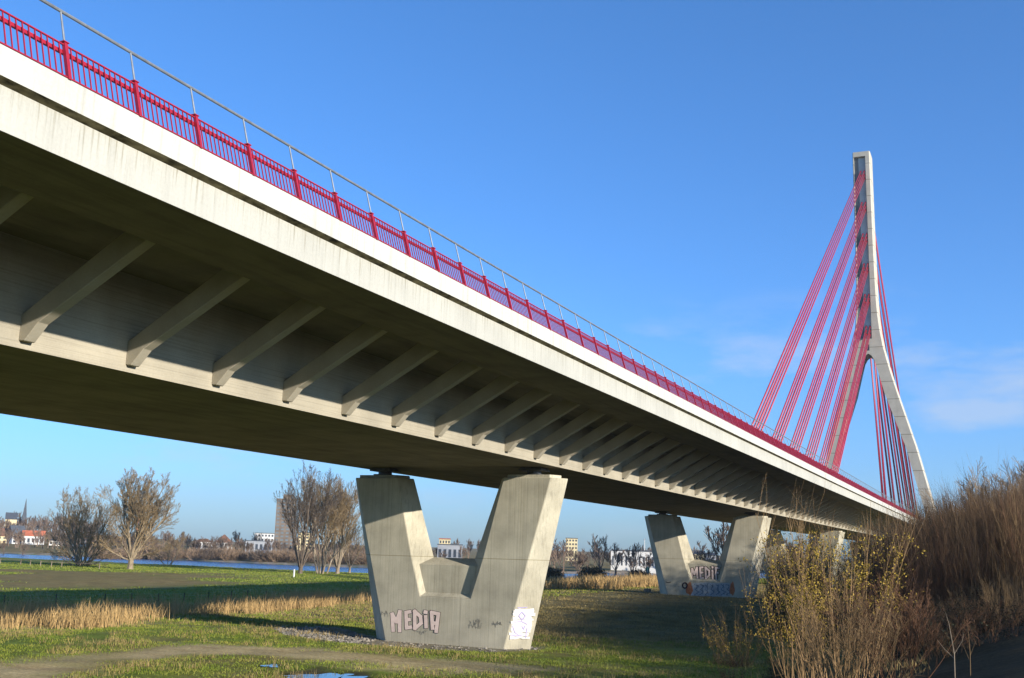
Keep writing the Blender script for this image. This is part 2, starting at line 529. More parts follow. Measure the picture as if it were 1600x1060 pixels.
def railing_mesh(k0, k1, mirror=False):
    r = MB()

    def bar(h0, h1, dx0, dx1, Ya, Yb):
        pts = []
        for Y in (Ya, Yb):
            pts += [rail_pt(h0, Y, dx0), rail_pt(h0, Y, dx1), rail_pt(h1, Y, dx1), rail_pt(h1, Y, dx0)]
        r.add(pts, [(0, 1, 2, 3)[::-1], (4, 5, 6, 7), (0, 1, 5, 4), (1, 2, 6, 5), (2, 3, 7, 6), (3, 0, 4, 7)])
    for k in range(k0, k1):
        Y = P0 + PD * k; Y1 = Y + PD
        bar(1.10, 1.145, -.03, .03, Y, Y1)
        bar(.84, .97, -.16, -.06, Y, Y1)
        bar(.03, .075, -.03, .03, Y, Y1)
        for j in range(1, NB):
            yb = Y + PD * j / NB
            bar(.06, 1.105, -.017, .017, yb - .017, yb + .017)
        r.cur = 1
        a = rail_pt(2.27, Y); c = rail_pt(2.27, Y1); r.tube(a, c, .054, k=8); r.cur = 0
    if mirror: r.v = [(2 * XC - x, y, z) for x, y, z in r.v]
    return r


rail = part(railing_mesh(-14, 150).build('railing', [MAT['red'], MAT['steel']], fix=False))
pm = MB()


def post_mesh():
    r = MB(); Y = 0
    f = lambda h, y, dx=0: (-.285 * h + dx, y, h)
    vs = [f(0, -.06, -.05), f(0, .06, -.05), f(0, .06, .07), f(0, -.06, .07)]
    ve = [f(1.2, -.06, -.05), f(1.2, .06, -.05), f(1.2, .06, .07), f(1.2, -.06, .07)]
    r.loft([vs, ve])
    vs = [f(1.2, -.10, -.09), f(1.2, .10, -.09), f(1.2, .10, .10), f(1.2, -.10, .10)]
    ve = [f(1.235, -.10, -.09), f(1.235, .10, -.09), f(1.235, .10, .10), f(1.235, -.10, .10)]
    r.loft([vs, ve]); r.cur = 1
    r.tube(f(1.235, 0), f(2.27, 0), .036, .03, 7)
    return r


p0 = post_mesh().build('railing_post', [MAT['red'], MAT['steel']])
for k in range(-7, 93):
    Y = P0 + PD * k
    p = p0 if k == -7 else p0.copy()
    if k > -7: C.objects.link(p)
    p.location = (-23.815, Y, 12.965 + zo(Y)); p.parent = rail; p.matrix_parent_inverse = Matrix.Translation(-deck.location)
    p.matrix_parent_inverse = Matrix.Identity(4)
rest = MB(); pv = post_mesh()
for k in range(93, 150):
    Y = P0 + PD * k
    o_ = len(rest.v); rest.v += [(x - 23.815, y + Y, z + 12.965 + zo(Y)) for x, y, z in pv.v]
    rest.f += [tuple(i + o_ for i in f) for f in pv.f]; rest.m += pv.m
rp = rest.build('railing_post_far', [MAT['red'], MAT['steel']]); rp.name = 'distant_railing_posts'
rp.parent = rail; rp['kind'] = 'stuff'
part(railing_mesh(-4, 150, True).build('far_side_railing', [MAT['red'], MAT['steel']], fix=False))

# ------------------------------------------------------------------ piers
YF = 84.28; TP = 3.0
ZJ = -.88; ZTOP = 5.95; ZU = -4.25


def xo(z): return float(np.interp(z, [-8.6, -8.13, ZJ, ZTOP], [5.55, 5.69, 7.68, 9.58]))
def xi(z): return float(np.interp(z, [ZU, ZJ, ZTOP], [2.42, 3.47, 5.22]))
def po(z): return float(np.interp(z, [-8.13, ZJ, ZTOP], [1.80, 1.32, .95]))
def pi_(z): return float(np.interp(z, [ZU, ZJ, ZTOP], [1.55, 1.45, .85]))


def pier_body(zbase):
    """U-shaped pier, six-sided legs with pointed flanks; local y=0 is the front face, z relative to camera height"""
    b_ = MB(); h = TP / 2
    zs_leg = [ZU, ZJ, ZTOP]; zs_base = [zbase, -8.13 if zbase < -8.13 else (zbase + ZU) / 2, ZU]
    out = sorted(set([zbase, ZU, ZJ, ZTOP]))
    for s in (-1, 1):
        # outer flanks over full height
        for za, zb in zip(out[:-1], out[1:]):
            P = lambda z: [(s * xo(z), 0, z), (s * (xo(z) + po(z)), h, z), (s * xo(z), TP, z)]
            A, B = P(za), P(zb); b_.add(A + B, [(0, 1, 4, 3), (1, 2, 5, 4)])
        inn = [ZU, ZJ, ZTOP]
        for za, zb in zip(inn[:-1], inn[1:]):
            P = lambda z: [(s * xi(z), 0, z), (s * (xi(z) - pi_(z)), h, z), (s * xi(z), TP, z)]
            A, B = P(za), P(zb); b_.add(A + B, [(0, 1, 4, 3), (1, 2, 5, 4)])
            for y in (0, TP): b_.add([(s * xo(za), y, za), (s * xi(za), y, za), (s * xi(zb), y, zb), (s * xo(zb), y, zb)], [(0, 1, 2, 3)])
        z = ZTOP
        b_.add([(s * xo(z), 0, z), (s * (xo(z) + po(z)), h, z), (s * xo(z), TP, z), (s * xi(z), TP, z), (s * (xi(z) - pi_(z)), h, z), (s * xi(z), 0, z)], [(0, 1, 2, 3, 4, 5)])
    for y in (0, TP):
        b_.add([(-xo(zbase), y, zbase), (xo(zbase), y, zbase), (xo(ZU), y, ZU), (xi(ZU), y, ZU), (-xi(ZU), y, ZU), (-xo(ZU), y, ZU)], [(0, 1, 2, 3, 4, 5)])
    z = ZU
    b_.add([(-xi(z), 0, z), (xi(z), 0, z), (xi(z) - pi_(z), h, z), (xi(z), TP, z), (-xi(z), TP, z), (-xi(z) + pi_(z), h, z)], [(0, 1, 2, 3, 4, 5)])
    return b_


def add_strokes(mb_, pts, w, fn, lift, closed=False):
    """painted stroke: flat ribbon laid on the surface; pts in picture units, fn maps to 3-D"""
    n = len(pts); rng = range(n if closed else n - 1)
    for i in rng:
        a = np.array(pts[i], float); c = np.array(pts[(i + 1) % n], float); d = c - a; L = np.hypot(*d)
        if L < 1e-6: continue
        d /= L; q = np.array([-d[1], d[0]]) * w / 2; a = a - d * w * .4; c = c + d * w * .4
        lift += .12
        mb_.add([fn(*(a + q), lift), fn(*(a - q), lift), fn(*(c - q), lift), fn(*(c + q), lift)], [(0, 1, 2, 3)])


pier_group = 'V-shaped concrete piers under the bridge'
LBL = ['large V-shaped concrete pier standing nearest, with pink outlined graffiti letters at its foot',
       'second V-shaped concrete pier, with black outlined letters on its crossbeam and a blue painted band',
       'third V-shaped concrete pier half hidden behind the second one and the yellow-leaved willow',
       'distant V-shaped concrete pier glimpsed through the willow twigs beyond the third one',
       'farthest V-shaped concrete pier, barely seen through the brown thicket']
piers = []
for k in range(5):
    Y = YF + 90 * k; dz = zo(Y) - CAMZ - (zo(YF) - CAMZ)
    zg = [hz(XC + dx, Y + 2) for dx in (-6, 0, 6)]; zb = min(zg) - CAMZ - .4
    e = empty('bridge_pier', (XC, Y, min(zg)), LBL[k], 'bridge pier', pier_group)
    ofs = Matrix.Translation((0, 0, CAMZ - min(zg)))

    def pp(o, par=e, m_=ofs):
        o.parent = par
        for v in o.data.vertices: v.co = m_ @ v.co
        return o
    body = pp(pier_body(zb).build('pier_body', MAT['pier']))
    bm = bmesh.new(); bm.from_mesh(body.data); bmesh.ops.remove_doubles(bm, verts=bm.verts, dist=.001); bmesh.ops.recalc_face_normals(bm, faces=bm.faces); bm.to_mesh(body.data); bm.free()
    bevel(body, .05)
    # crossbeam
    cb = MB(); h = TP / 2; zc = ZJ - .05
    cs = [(.03, ZU + .02), (.42, ZU + .34), (.42, zc - .62), (h, zc), (TP - .42, zc - .62), (TP - .42, ZU + .34), (TP - .03, ZU + .02)]
    rings = []
    for s in (-1, 1):
        rings.append([(s * (xi(max(z, ZU)) - .25), y, z) if .1 < y < TP - .1 else (s * (xi(ZU) - .03), y, z) for y, z in cs])
    cb.loft(rings); pp(cb.build('crossbeam', MAT['pier']))
    for s in (-1, 1):
        xm = s * (xo(ZTOP) + xi(ZTOP)) / 2
        pl = MB(); w = (xo(ZTOP) - xi(ZTOP)) / 2 - .25
        pl.loft([[(xm + a * w, TP / 2 + c_, ZTOP + z) for a, c_ in ((-1, -1.2), (1, -1.2), (1.3, 0), (1, 1.2), (-1, 1.2), (-1.3, 0))] for z in (.003, .26)])
        pp(pl.build('plinth', MAT['pier']))
        gap = 7.11 + dz + zo(YF) - CAMZ
        br = MB(); z0 = ZTOP + .262; z1 = gap - .002
        br.box(xm - .75, xm + .75, TP / 2 - .8, TP / 2 + .8, z0, z0 + .12)
        br.tube((xm, TP / 2, z0 + .12), (xm, TP / 2, z1 - .3), .62, k=20)
        br.box(xm - 1.05, xm + 1.05, TP / 2 - 1.0, TP / 2 + 1.0, z1 - .3, z1 - .17)
        br.box(xm - .9, xm + .9, TP / 2 - .85, TP / 2 + .85, z1 - .17, z1)
        bo = pp(br.build('bearing', MAT['darksteel']))
    piers.append(e)
# pour joint groove painted into the pier material by height: one line at the joint level
mt = MAT['pier'].node_tree; bs = mt.nodes['Principled BSDF']
src = bs.inputs['Base Color'].links[0].from_socket
geo = mt.nodes.new('ShaderNodeNewGeometry'); sp = mt.nodes.new('ShaderNodeSeparateXYZ'); mt.links.new(geo.outputs['Position'], sp.inputs[0])
a_ = N(mt, 'ShaderNodeMath', operation='SUBTRACT'); a_.inputs[1].default_value = CAMZ + ZJ; mt.links.new(sp.outputs['Z'], a_.inputs[0])
q_ = N(mt, 'ShaderNodeMath', operation='ABSOLUTE'); mt.links.new(a_.outputs[0], q_.inputs[0])
w_ = N(mt, 'ShaderNodeMath', operation='LESS_THAN'); w_.inputs[1].default_value = .03; mt.links.new(q_.outputs[0], w_.inputs[0])
mt.links.new(mixc(mt, 'MULTIPLY', w_.outputs[0], src, (.62, .6, .52)), bs.inputs['Base Color'])


def attach(o, e):
    """graffiti is traced in world space: parent it to its pier"""
    o.parent = e; o.matrix_parent_inverse = Matrix.Translation(-e.location); return o


# graffiti on the nearest pier (picture units of the 5.333x enlargement at 560,880)
z5 = lambda u, v, l: tuple(at_y(560 + u / 5.3333, 880 + v / 5.3333, YF) + np.array([0, -.004 * l, 0]))
def fat(g, letters_, fn, w0, w1, k0=1):
    """each letter: dark outline strokes, then the paint colour on top"""
    for i, L_ in enumerate(letters_):
        g.cur = 1
        for j, st in enumerate(L_): add_strokes(g, st, w1, fn, k0 + 2 * i + .15 * j)
        g.cur = 0
        for j, st in enumerate(L_): add_strokes(g, st, w0, fn, k0 + 2 * i + 1 + .15 * j)


letters = [
    [[(290, 562), (282, 425)], [(282, 425), (318, 490)], [(318, 490), (346, 405)], [(346, 405), (344, 565)]],
    [[(398, 412), (402, 540)], [(398, 412), (430, 406)], [(400, 472), (426, 470)], [(402, 540), (436, 534)]],
    [[(470, 402), (472, 545)], [(470, 402), (518, 446)], [(518, 446), (524, 500)], [(524, 500), (472, 545)]],
    [[(562, 446), (566, 532)], [(556, 408), (566, 410)]],
    [[(612, 412), (620, 545)], [(612, 412), (668, 424)], [(668, 424), (650, 570)], [(618, 500), (655, 502)]]]
g = MB(); fat(g, letters, z5, 30, 37)
attach(g.build('graffiti_lettering', [MAT['g_pink'], MAT['g_dark']], fix=False), piers[0])['label'] = 'pink block letters with dark violet outlines'
g = MB()
rs = random.Random(3)
for (u0, u1, v0, v1, n_) in ((190, 245, 395, 455, 14), (918, 1028, 460, 550, 34), (1110, 1192, 482, 540, 34), (480, 570, 560, 595, 16)):
    pts = [(rs.uniform(u0, u1), rs.uniform(v0, v1))]
    for i in range(n_):
        pu = u0 + (u1 - u0) * (i + .5) / n_
        pts.append((pu + rs.uniform(-9, 9), rs.uniform(v0, v1) if i % 2 else (v0 + v1) / 2 + rs.uniform(-14, 14)))
    add_strokes(g, pts, 2.2, z5, 2)
attach(g.build('graffiti_tag', MAT['g_grey'], fix=False), piers[0])
# white painted foot of the right-hand flank of the nearest pier
h = TP / 2
fa = np.array([XC + xo(-8.13), YF, CAMZ - 8.13]); fb_ = np.array([XC + xo(ZTOP), YF, CAMZ + ZTOP]); fc = np.array([XC + xo(-8.13) + po(-8.13), YF + h, CAMZ - 8.13])
nr = np.cross(fb_ - fa, fc - fa); nr /= np.linalg.norm(nr)
if nr[0] < 0: nr = -nr
zz = lambda u, v, l: tuple(at_plane(740 + u / 6.235, 860 + v / 6.235, fa, nr) + nr * .004 * l)
g = MB(); g.cur = 0
wr = random.Random(12)
for i in range(15):                                          # rolled-on white paint in overlapping swipes
    v0 = 585 + i * 19; l = 405 - (v0 - 585) * .235; r = 600 - (v0 - 585) * .215
    pts = []
    for q in range(5):
        u = l + wr.uniform(-4, 22) + (r - l - wr.uniform(8, 40)) * q / 4; pts.append((u, v0 + wr.uniform(-7, 7)))
    add_strokes(g, pts, wr.uniform(19, 31), zz, 1 + .6 * i)
g.cur = 1
for s_ in ([(470, 600), (440, 640), (470, 680), (505, 640), (470, 600)], [(470, 740), (485, 770), (500, 735)], [(380, 740), (400, 800), (440, 830), (470, 830)], [(520, 760), (505, 850)], [(400, 700), (460, 690), (520, 720)], [(365, 825), (435, 835)], [(430, 560), (520, 555)]):
    add_strokes(g, s_, 7, zz, 12)
attach(g.build('graffiti_paint', [MAT['g_white'], MAT['g_violet']], fix=False), piers[0])['label'] = 'white painted patch with faint violet strokes'

# graffiti on the second pier (enlargement x5.714 at 980,780)
Y2 = YF + 90
zcb = lambda u, v, l: tuple(at_y(980 + u / 5.714, 780 + v / 5.714, Y2 + .42) + np.array([0, -.006 * l, 0]))
zfb = lambda u, v, l: tuple(at_y(980 + u / 5.714, 780 + v / 5.714, Y2) + np.array([0, -.006 * l, 0]))
g = MB()
L2 = [[[(574, 712), (580, 622)], [(580, 622), (600, 672)], [(600, 672), (622, 612)], [(622, 612), (628, 712)]],
      [[(652, 612), (656, 708)], [(652, 612), (674, 610)], [(655, 658), (674, 656)], [(656, 708), (678, 704)]],
      [[(700, 612), (702, 710)], [(700, 612), (732, 640)], [(732, 640), (734, 680)], [(734, 680), (702, 710)]],
      [[(762, 640), (764, 712)], [(761, 606), (763, 612)]],
      [[(792, 614), (794, 712)], [(792, 614), (820, 618)], [(794, 660), (814, 660)]]]
fat(g, L2, zcb, 17, 27)
attach(g.build('graffiti_lettering', [MAT['g_pink'], MAT['g_dark']], fix=False), piers[1])['label'] = 'pinkish letters with thick black outlines on the crossbeam'
g = MB(); g.cur = 0
g.add([zfb(u, v, 1) for u, v in [(585, 752), (700, 745), (800, 752), (905, 748), (925, 770), (918, 868), (760, 872), (570, 862), (560, 800)]], [tuple(range(9))])
g.cur = 1
for (c_) in ((555, 800, 30, 55), (938, 800, 22, 60)):
    ring = [(c_[0] + c_[2] * math.cos(t) * (1 + .2 * math.sin(3 * t)), c_[1] + c_[3] * math.sin(t) * (1 + .15 * math.cos(5 * t))) for t in [2 * math.pi * i / 18 for i in range(18)]]
    g.add([zfb(u, v, 2) for u, v in ring], [tuple(range(18))])
g.cur = 2
for x0 in range(600, 900, 48):
    add_strokes(g, [(x0, 765), (x0 + rs.uniform(10, 40), 775), (x0 + rs.uniform(-5, 10), 810), (x0 + rs.uniform(20, 45), 830), (x0, 856)], 6, zfb, 3)
    add_strokes(g, [(x0 + 20, 760), (x0 + 26, 850)], 4, zfb, 3)
g.cur = 3
add_strokes(g, [(515 + 20 * math.cos(t), 772 + 24 * math.sin(t)) for t in [i * .6 for i in range(11)]], 12, zfb, 4)
add_strokes(g, [(345, 740), (365, 748), (388, 742)], 6, zfb, 3)
attach(g.build('graffiti_band', [MAT['g_blue'], MAT['g_orange'], MAT['g_dblue'], MAT['g_dark']], fix=False), piers[1])['label'] = 'pale blue painted band with orange ends and dark strokes'

# ------------------------------------------------------------------ pylon
YP = 441.5; PDP = 10.5
pyl = empty('bridge_pylon', (XC, YP, -4), 'tall pale concrete pylon shaped like an upside-down Y carrying the red stay cables', 'pylon')


def pz(z): return z + CAMZ


out_z = [-13, 11, 26.3, 42.3, 55, 62.7, 70, 76, 82, 88, 94, 100, 108, 125, 145, 162.6]
out_x = [28.6, 23.6, 20.1, 16.3, 12.7, 10.5, 8.55, 7.05, 5.75, 4.85, 4.25, 3.95, 3.75, 3.55, 3.45, 3.40]
in_z = [-13, 11, 26.3, 42.3, 63, 72.0, 76.4, 78.2, 79.0]
in_x = [24.9, 19.9, 16.2, 12.4, 5.55, 3.35, 2.2, 1.2, .0]
XO = lambda z: float(np.interp(z, out_z, out_x)); XI = lambda z: float(np.interp(z, in_z, in_x))
zl = sorted(set(out_z + in_z)); zl = [z for z in zl if z <= 79]


def pobj(o):
    o.parent = pyl; o.matrix_parent_inverse = Matrix.Translation(-pyl.location); return o


CH = .9
for s in (-1, 1):
    l_ = MB(); rg = []
    for z in zl:
        a, c_ = XO(z), XI(z)
        rg.append([(XC + s * c_, YP - PDP / 2, pz(z)), (XC + s * (a - CH * .35), YP - PDP / 2, pz(z)), (XC + s * a, YP - PDP / 2 + CH, pz(z)), (XC + s * a, YP + PDP / 2 - CH, pz(z)), (XC + s * (a - CH * .35), YP + PDP / 2, pz(z)), (XC + s * c_, YP + PDP / 2, pz(z))])
    l_.loft(rg, True); pobj(l_.build('pylon_leg', MAT['pylon']))
sh = MB()
zs2 = [79.0, 82, 84.9]
full = lambda z, y0, y1: [(XC - XO(z) + CH * .35, y0, pz(z)), (XC + XO(z) - CH * .35, y0, pz(z)), (XC + XO(z), y0 + CH, pz(z)), (XC + XO(z), y1 - CH, pz(z)), (XC + XO(z) - CH * .35, y1, pz(z)), (XC - XO(z) + CH * .35, y1, pz(z)), (XC - XO(z), y1 - CH, pz(z)), (XC - XO(z), y0 + CH, pz(z))]
y0, y1 = YP - PDP / 2, YP + PDP / 2
sh.loft([full(z, y0, y1) for z in zs2])
sh.loft([full(z, y0, y1) for z in (160.6, 162.6)])
zs3 = [84.9, 88, 94, 100, 108, 125, 145, 160.6]
RW = 1.75; RD = 1.5
# the recessed middle: core + right and left columns
sh.loft([[(XC - XO(z) + .6, y0 + RD, pz(z)), (XC + XO(z) - .6, y0 + RD, pz(z)), (XC + XO(z) - .6, y1 - RD, pz(z)), (XC - XO(z) + .6, y1 - RD, pz(z))] for z in zs3])
for s in (-1, 1):
    wl = RW if s > 0 else .45
    xin = lambda z: (1.6 if s > 0 else XO(z) - .5)
    rg = []
    for z in zs3:
        a = XO(z); i_ = xin(z)
        rg.append([(XC + s * i_, y0, pz(z)), (XC + s * (a - CH * .35), y0, pz(z)), (XC + s * a, y0 + CH, pz(z)), (XC + s * a, y1 - CH, pz(z)), (XC + s * (a - CH * .35), y1, pz(z)), (XC + s * i_, y1, pz(z))])
    sh.loft(rg)
pobj(sh.build('shaft', MAT['pylon']))
pn = MB()
pn.box(XC - 1.25, XC + 1.58, y0 + RD - .25, y0 + RD - .02, pz(85), pz(160.4)); pn.box(XC - 1.25, XC + 1.58, y1 - RD + .02, y1 - RD + .25, pz(85), pz(160.4))
pobj(pn.build('anchor_panel', MAT['panel']))
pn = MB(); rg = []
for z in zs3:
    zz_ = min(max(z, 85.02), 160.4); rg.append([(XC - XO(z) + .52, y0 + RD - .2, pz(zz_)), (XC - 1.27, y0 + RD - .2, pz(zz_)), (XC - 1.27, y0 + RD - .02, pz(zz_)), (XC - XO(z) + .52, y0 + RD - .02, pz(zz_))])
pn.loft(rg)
pobj(pn.build('shaft_recess_shade', MAT['darkshade']))  # dark strip stands in for shade in the recess, not a separate cladding
wn = MB(); wn.box(XC - .5, XC + .55, y0 - .05, y0 + .05, pz(80.2), pz(82.6)); pobj(wn.build('window', MAT['glass']))

ga = 'bundles of red stay cables'
ORD = ['topmost', 'second highest', 'third highest', 'fourth highest', 'fifth highest', 'lowest']
tops = [272, 321, 370, 417, 465, 515]
near_b = [(213.4, 221), (235.4, 242.9), (256.7, 265.4), (278.8, 289), (301.2, 311.8), (325.8, 333.9)]
far_b = [673, 641, 609, 569, 524, 481]
for i in range(6):
    zt = float(at_y(1350, tops[i], 438)[2])
    for side in (0, 1):
        lab = (ORD[i] + ' red cable bundle slanting left from the pylon to the near deck') if side == 0 else (ORD[i] + ' red cable bundle on the far, river side of the pylon')
        e = empty('stay_cable_bundle', (XC, YP + (-150 if side == 0 else 120), zo(441) + 13), lab, 'stay cables', ga)
        an = MB()
        for r_ in range(3):
            for c_ in (-1, 1):
                if side == 0:
                    ya = near_b[i][0] + (near_b[i][1] - near_b[i][0]) * (.18 + .32 * r_); za = 25.2 + CAMZ; ztop = zt + 1.0 - r_ * 1.55; yt = y0 + RD - .3
                else:
                    ya = far_b[i] + (1 - r_) * 3.2; za = 21.0 + CAMZ; ztop = zt + 1.0 - r_ * 1.55; yt = y1 - RD + .3
                t = (zo(441) + 12.9 - ztop) / (za - ztop)
                yb = yt + (ya - yt) * t; zb = zo(441) + 12.9
                cb = MB(); xt = XC + .25 + c_ * .72; xb = XC + .1 + c_ * .55
                cb.tube((xt, yt, ztop), (xb, yb, zb), .19, .19, 8)
                o = cb.build('stay_cable', MAT['cable']); o.parent = e; o.matrix_parent_inverse = Matrix.Translation(-e.location)
                for p in o.data.polygons: p.use_smooth = len(p.vertices) == 4
                d = Vector((xb - xt, yb - yt, zb - ztop)).normalized(); pt = Vector((xt, yt, ztop))
                an.tube(pt - d * .4, pt + d * 1.5, .34, .30, 8)
        o = an.build('anchor_sleeve', MAT['cable']); o.parent = e; o.matrix_parent_inverse = Matrix.Translation(-e.location)


# ------------------------------------------------------------------ plants
def seg_mesh(name, segs, mats, k=3, leaves=None):
    S = np.array(segs, float)                                   # x0 y0 z0 x1 y1 z1 r0 r1
    P0_, P1_ = S[:, :3], S[:, 3:6]; r0, r1 = S[:, 6], S[:, 7]
    d = P1_ - P0_; d /= np.linalg.norm(d, axis=1)[:, None] + 1e-9
    ref = np.where(np.abs(d[:, 2:3]) < .9, np.array([[0, 0, 1.]]), np.array([[1., 0, 0]]))
    a = np.cross(d, ref); a /= np.linalg.norm(a, axis=1)[:, None] + 1e-9; c = np.cross(d, a)
    th = np.arange(k) * 2 * np.pi / k
    off = a[:, None, :] * np.cos(th)[None, :, None] + c[:, None, :] * np.sin(th)[None, :, None]
    V = np.concatenate([P0_[:, None] + off * r0[:, None, None], P1_[:, None] + off * r1[:, None, None]], 1)   # n,2k,3
    n = len(S); base = (np.arange(n) * 2 * k)[:, None, None]
    i = np.arange(k); j = (i + 1) % k
    F = np.stack([i, j, j + k, i + k], -1)[None] + base
    V = V.reshape(-1, 3); F = F.reshape(-1, 4); mi = np.zeros(len(F), int)
    if leaves is not None and len(leaves):
        L = np.asarray(leaves); o_ = len(V); V = np.concatenate([V, L.reshape(-1, 3)]); nl = len(L)
        F = np.concatenate([F, np.arange(nl * 4).reshape(-1, 4) + o_]); mi = np.concatenate([mi, np.ones(nl, int)])
    return np_mesh(name, V, F, mats, False, mi)


def unit(v): return v / (np.linalg.norm(v) + 1e-9)


def grow(rng, out, p, d, L, r, lev, maxlev, kids, wig, trop, spread, lratio, rmin, leafpts=None, nseg=None):
    ns = nseg or (6 if lev == 0 else 4 if lev < min(maxlev, 3) else 3 if maxlev < 4 else 2)
    pts = [p]; dirs = [d]; rad = [r]
    for s in range(ns):
        d = unit(d + rng.normal(0, wig, 3) + np.array([0, 0, trop[min(lev, len(trop) - 1)]]))
        p2 = p + d * L / ns; r2 = max(rmin, r * (1 - (s + 1) / ns * .75))
        out.append((*p, *p2, rad[-1], r2)); p = p2; pts.append(p); dirs.append(d); rad.append(r2)
    if lev >= maxlev:
        if leafpts is not None: leafpts += pts[1:]
        return
    nk = kids[min(lev, len(kids) - 1)]
    for q in range(nk):
        t = (.28 if lev else .22) + (.98 - (.28 if lev else .22)) * (q + rng.random()) / nk; f = t * ns; i = min(int(f), ns - 1); u = f - i
        pp_ = pts[i] * (1 - u) + pts[i + 1] * u; dd = dirs[i + 1]
        az = rng.random() * 6.283; a = unit(np.cross(dd, [0.3, .2, 1.0])); c = np.cross(dd, a)
        sp_ = spread[min(lev, len(spread) - 1)] * (.7 + .6 * rng.random())
        nd = unit(dd * math.cos(sp_) + (a * math.cos(az) + c * math.sin(az)) * math.sin(sp_))
        LL = L * lratio[min(lev, len(lratio) - 1)] * (1.15 - .65 * t) * (.75 + .5 * rng.random())
        grow(rng, out, pp_, nd, LL, max(rmin, rad[i] * .62), lev + 1, maxlev, kids, wig, trop, spread, lratio, rmin, leafpts)


def leaf_quads(rng, pts, n, size, jit):
    pts = np.array(pts); idx = rng.integers(0, len(pts), n); c = pts[idx] + rng.normal(0, jit, (n, 3))
    a = rng.normal(0, 1, (n, 3)); a /= np.linalg.norm(a, axis=1)[:, None]
    b_ = np.cross(a, rng.normal(0, 1, (n, 3))); b_ /= np.linalg.norm(b_, axis=1)[:, None]
    s = size * (.6 + .8 * rng.random((n, 1)))
    return np.stack([c - a * s, c + b_ * s * .45, c + a * s, c - b_ * s * .45], 1)


def split_tree(name, segs, mats, loc, label, cat, group=None, rtrunk=.16, leaves=None):
    """trunk with main limbs, crown of twigs as two parts of one tree"""
    e = empty(name, loc, label, cat, group)
    big = [s for s in segs if s[6] >= rtrunk]; small = [s for s in segs if s[6] < rtrunk]
    if big: link('trunk', seg_mesh('trunk', big, MATS_T(mats), 7), e)
    if small: link('crown', seg_mesh('crown', small, [MAT['crownbrown']] if mats[0] is not MAT['barkdark'] else mats, 3, leaves), e)
    return e


def MATS_T(m): return [m[0]]


# the big willow left of the middle of the meadow, and its low neighbour
def multi(seed, H, R, nst, maxlev, kids, trop, lean, r0, lr=(.52, .5, .45, .4), spread=(.5, .5, .55, .6), rmin=.02, wig=.10, base_r=.8, trunk=None):
    rng = np.random.default_rng(seed); out = []
    origin = np.zeros(3)
    if trunk:
        out.append((0, 0, -.4, 0, 0, trunk * .35, r0 * 2.9, r0 * 2.3)); out.append((0, 0, trunk * .35, 0.1, 0, trunk, r0 * 2.3, r0 * 2.1))
        origin = np.array([0, 0, trunk * .85])
    for i in range(nst):
        az = 6.283 * (i + rng.random() * .7) / nst; le = lean * (.35 + .9 * rng.random())
        d = unit(np.array([math.cos(az) * math.sin(le), math.sin(az) * math.sin(le), math.cos(le)]))
        p = origin + np.array([math.cos(az), math.sin(az), 0]) * base_r * rng.random() + np.array([0, 0, -.2])
        grow(rng, out, p, d, H * (.78 + .3 * rng.random()), r0 * (.7 + .5 * rng.random()), 0, maxlev, kids, wig, trop, spread, lr, rmin)
    return out


def ground_obj(x, y): p = ground_hit(x, y); return tuple(p)


p = ground_obj(203, 890)
sg = multi(19, 12.5, 12, 7, 4, (8, 6, 5, 3), (.06, .08, .07), 1.0, .24, rmin=.02, trunk=3.2, base_r=.4) + multi(18, 20.5, 12, 10, 4, (10, 8, 6, 4), (.10, .10, .09, .07), .46, .34, spread=(.5, .45, .5, .55), rmin=.026, trunk=3.2, base_r=.4)
split_tree('willow_tree', sg, [MAT['bark']], p, 'big round bare willow with one thick short trunk on the meadow by the river', 'tree', rtrunk=.15)
p = ground_obj(128, 884)
sg = multi(12, 13.5, 12, 16, 4, (7, 5, 4, 3), (.05, .04, .03), 1.1, .22, rmin=.026, base_r=2.2) + multi(13, 20, 5, 8, 4, (9, 7, 5, 4), (.10, .09, .08), .50, .28, rmin=.026, base_r=1.5)
split_tree('willow_tree', sg, [MAT['bark']], p, 'many-stemmed bare willow with low sprawling limbs left of the big round one', 'tree', rtrunk=.15)
p = ground_obj(262, 884)
sg = multi(14, 10, 5, 6, 3, (6, 6, 4), (.05, .04), .8, .16, rmin=.035, base_r=1)
split_tree('willow_tree', sg, [MAT['bark']], p, 'thin leaning bare willow just right of the big round one', 'tree', rtrunk=.12)
for i, (px, py, H_, nst, lean, sd, lab) in enumerate([
        (469, 897, 23, 7, .56, 21, 'bare poplar with a dark straight trunk, leftmost of the clump before the brown tower block'),
        (503, 897, 24, 6, .30, 22, 'slim upright bare poplar amid the clump beside the first pier'),
        (527, 897, 23, 9, .48, 23, 'broad fan-shaped bare poplar with a thick pale trunk beside the first pier'),
        (546, 896, 14, 5, .60, 24, 'small leaning bare poplar at the right edge of the clump')]):
    p = ground_obj(px, py)
    sg = multi(sd, H_, 8, nst + 1, 4, (11, 7, 5, 3) if H_ > 20 else (6, 5, 4, 3), (.13, .11, .10, .08), lean + .06, .27 if H_ > 20 else .16, spread=(.42, .42, .5), rmin=.026, trunk=2.4 if i != 1 else None, base_r=.5 if i != 1 else 1.5)
    split_tree('poplar_tree', sg, [MAT['barkdark'] if i == 0 else MAT['bark2']], p, lab, 'tree', 'bare poplars in the clump by the river', rtrunk=.13)


# far trees: four kinds of mesh, each tree its own object
def kind_mesh(seed, H, nst, kids, trop, lean, r0, mat, rmin, name, maxlev=2, trunk=None, lr=(.5, .5, .45), base_r=.5):
    return seg_mesh(name, multi(seed, H, 5, nst, maxlev, kids, trop, lean, r0, rmin=rmin, trunk=trunk, lr=lr, base_r=base_r), [mat], 3)


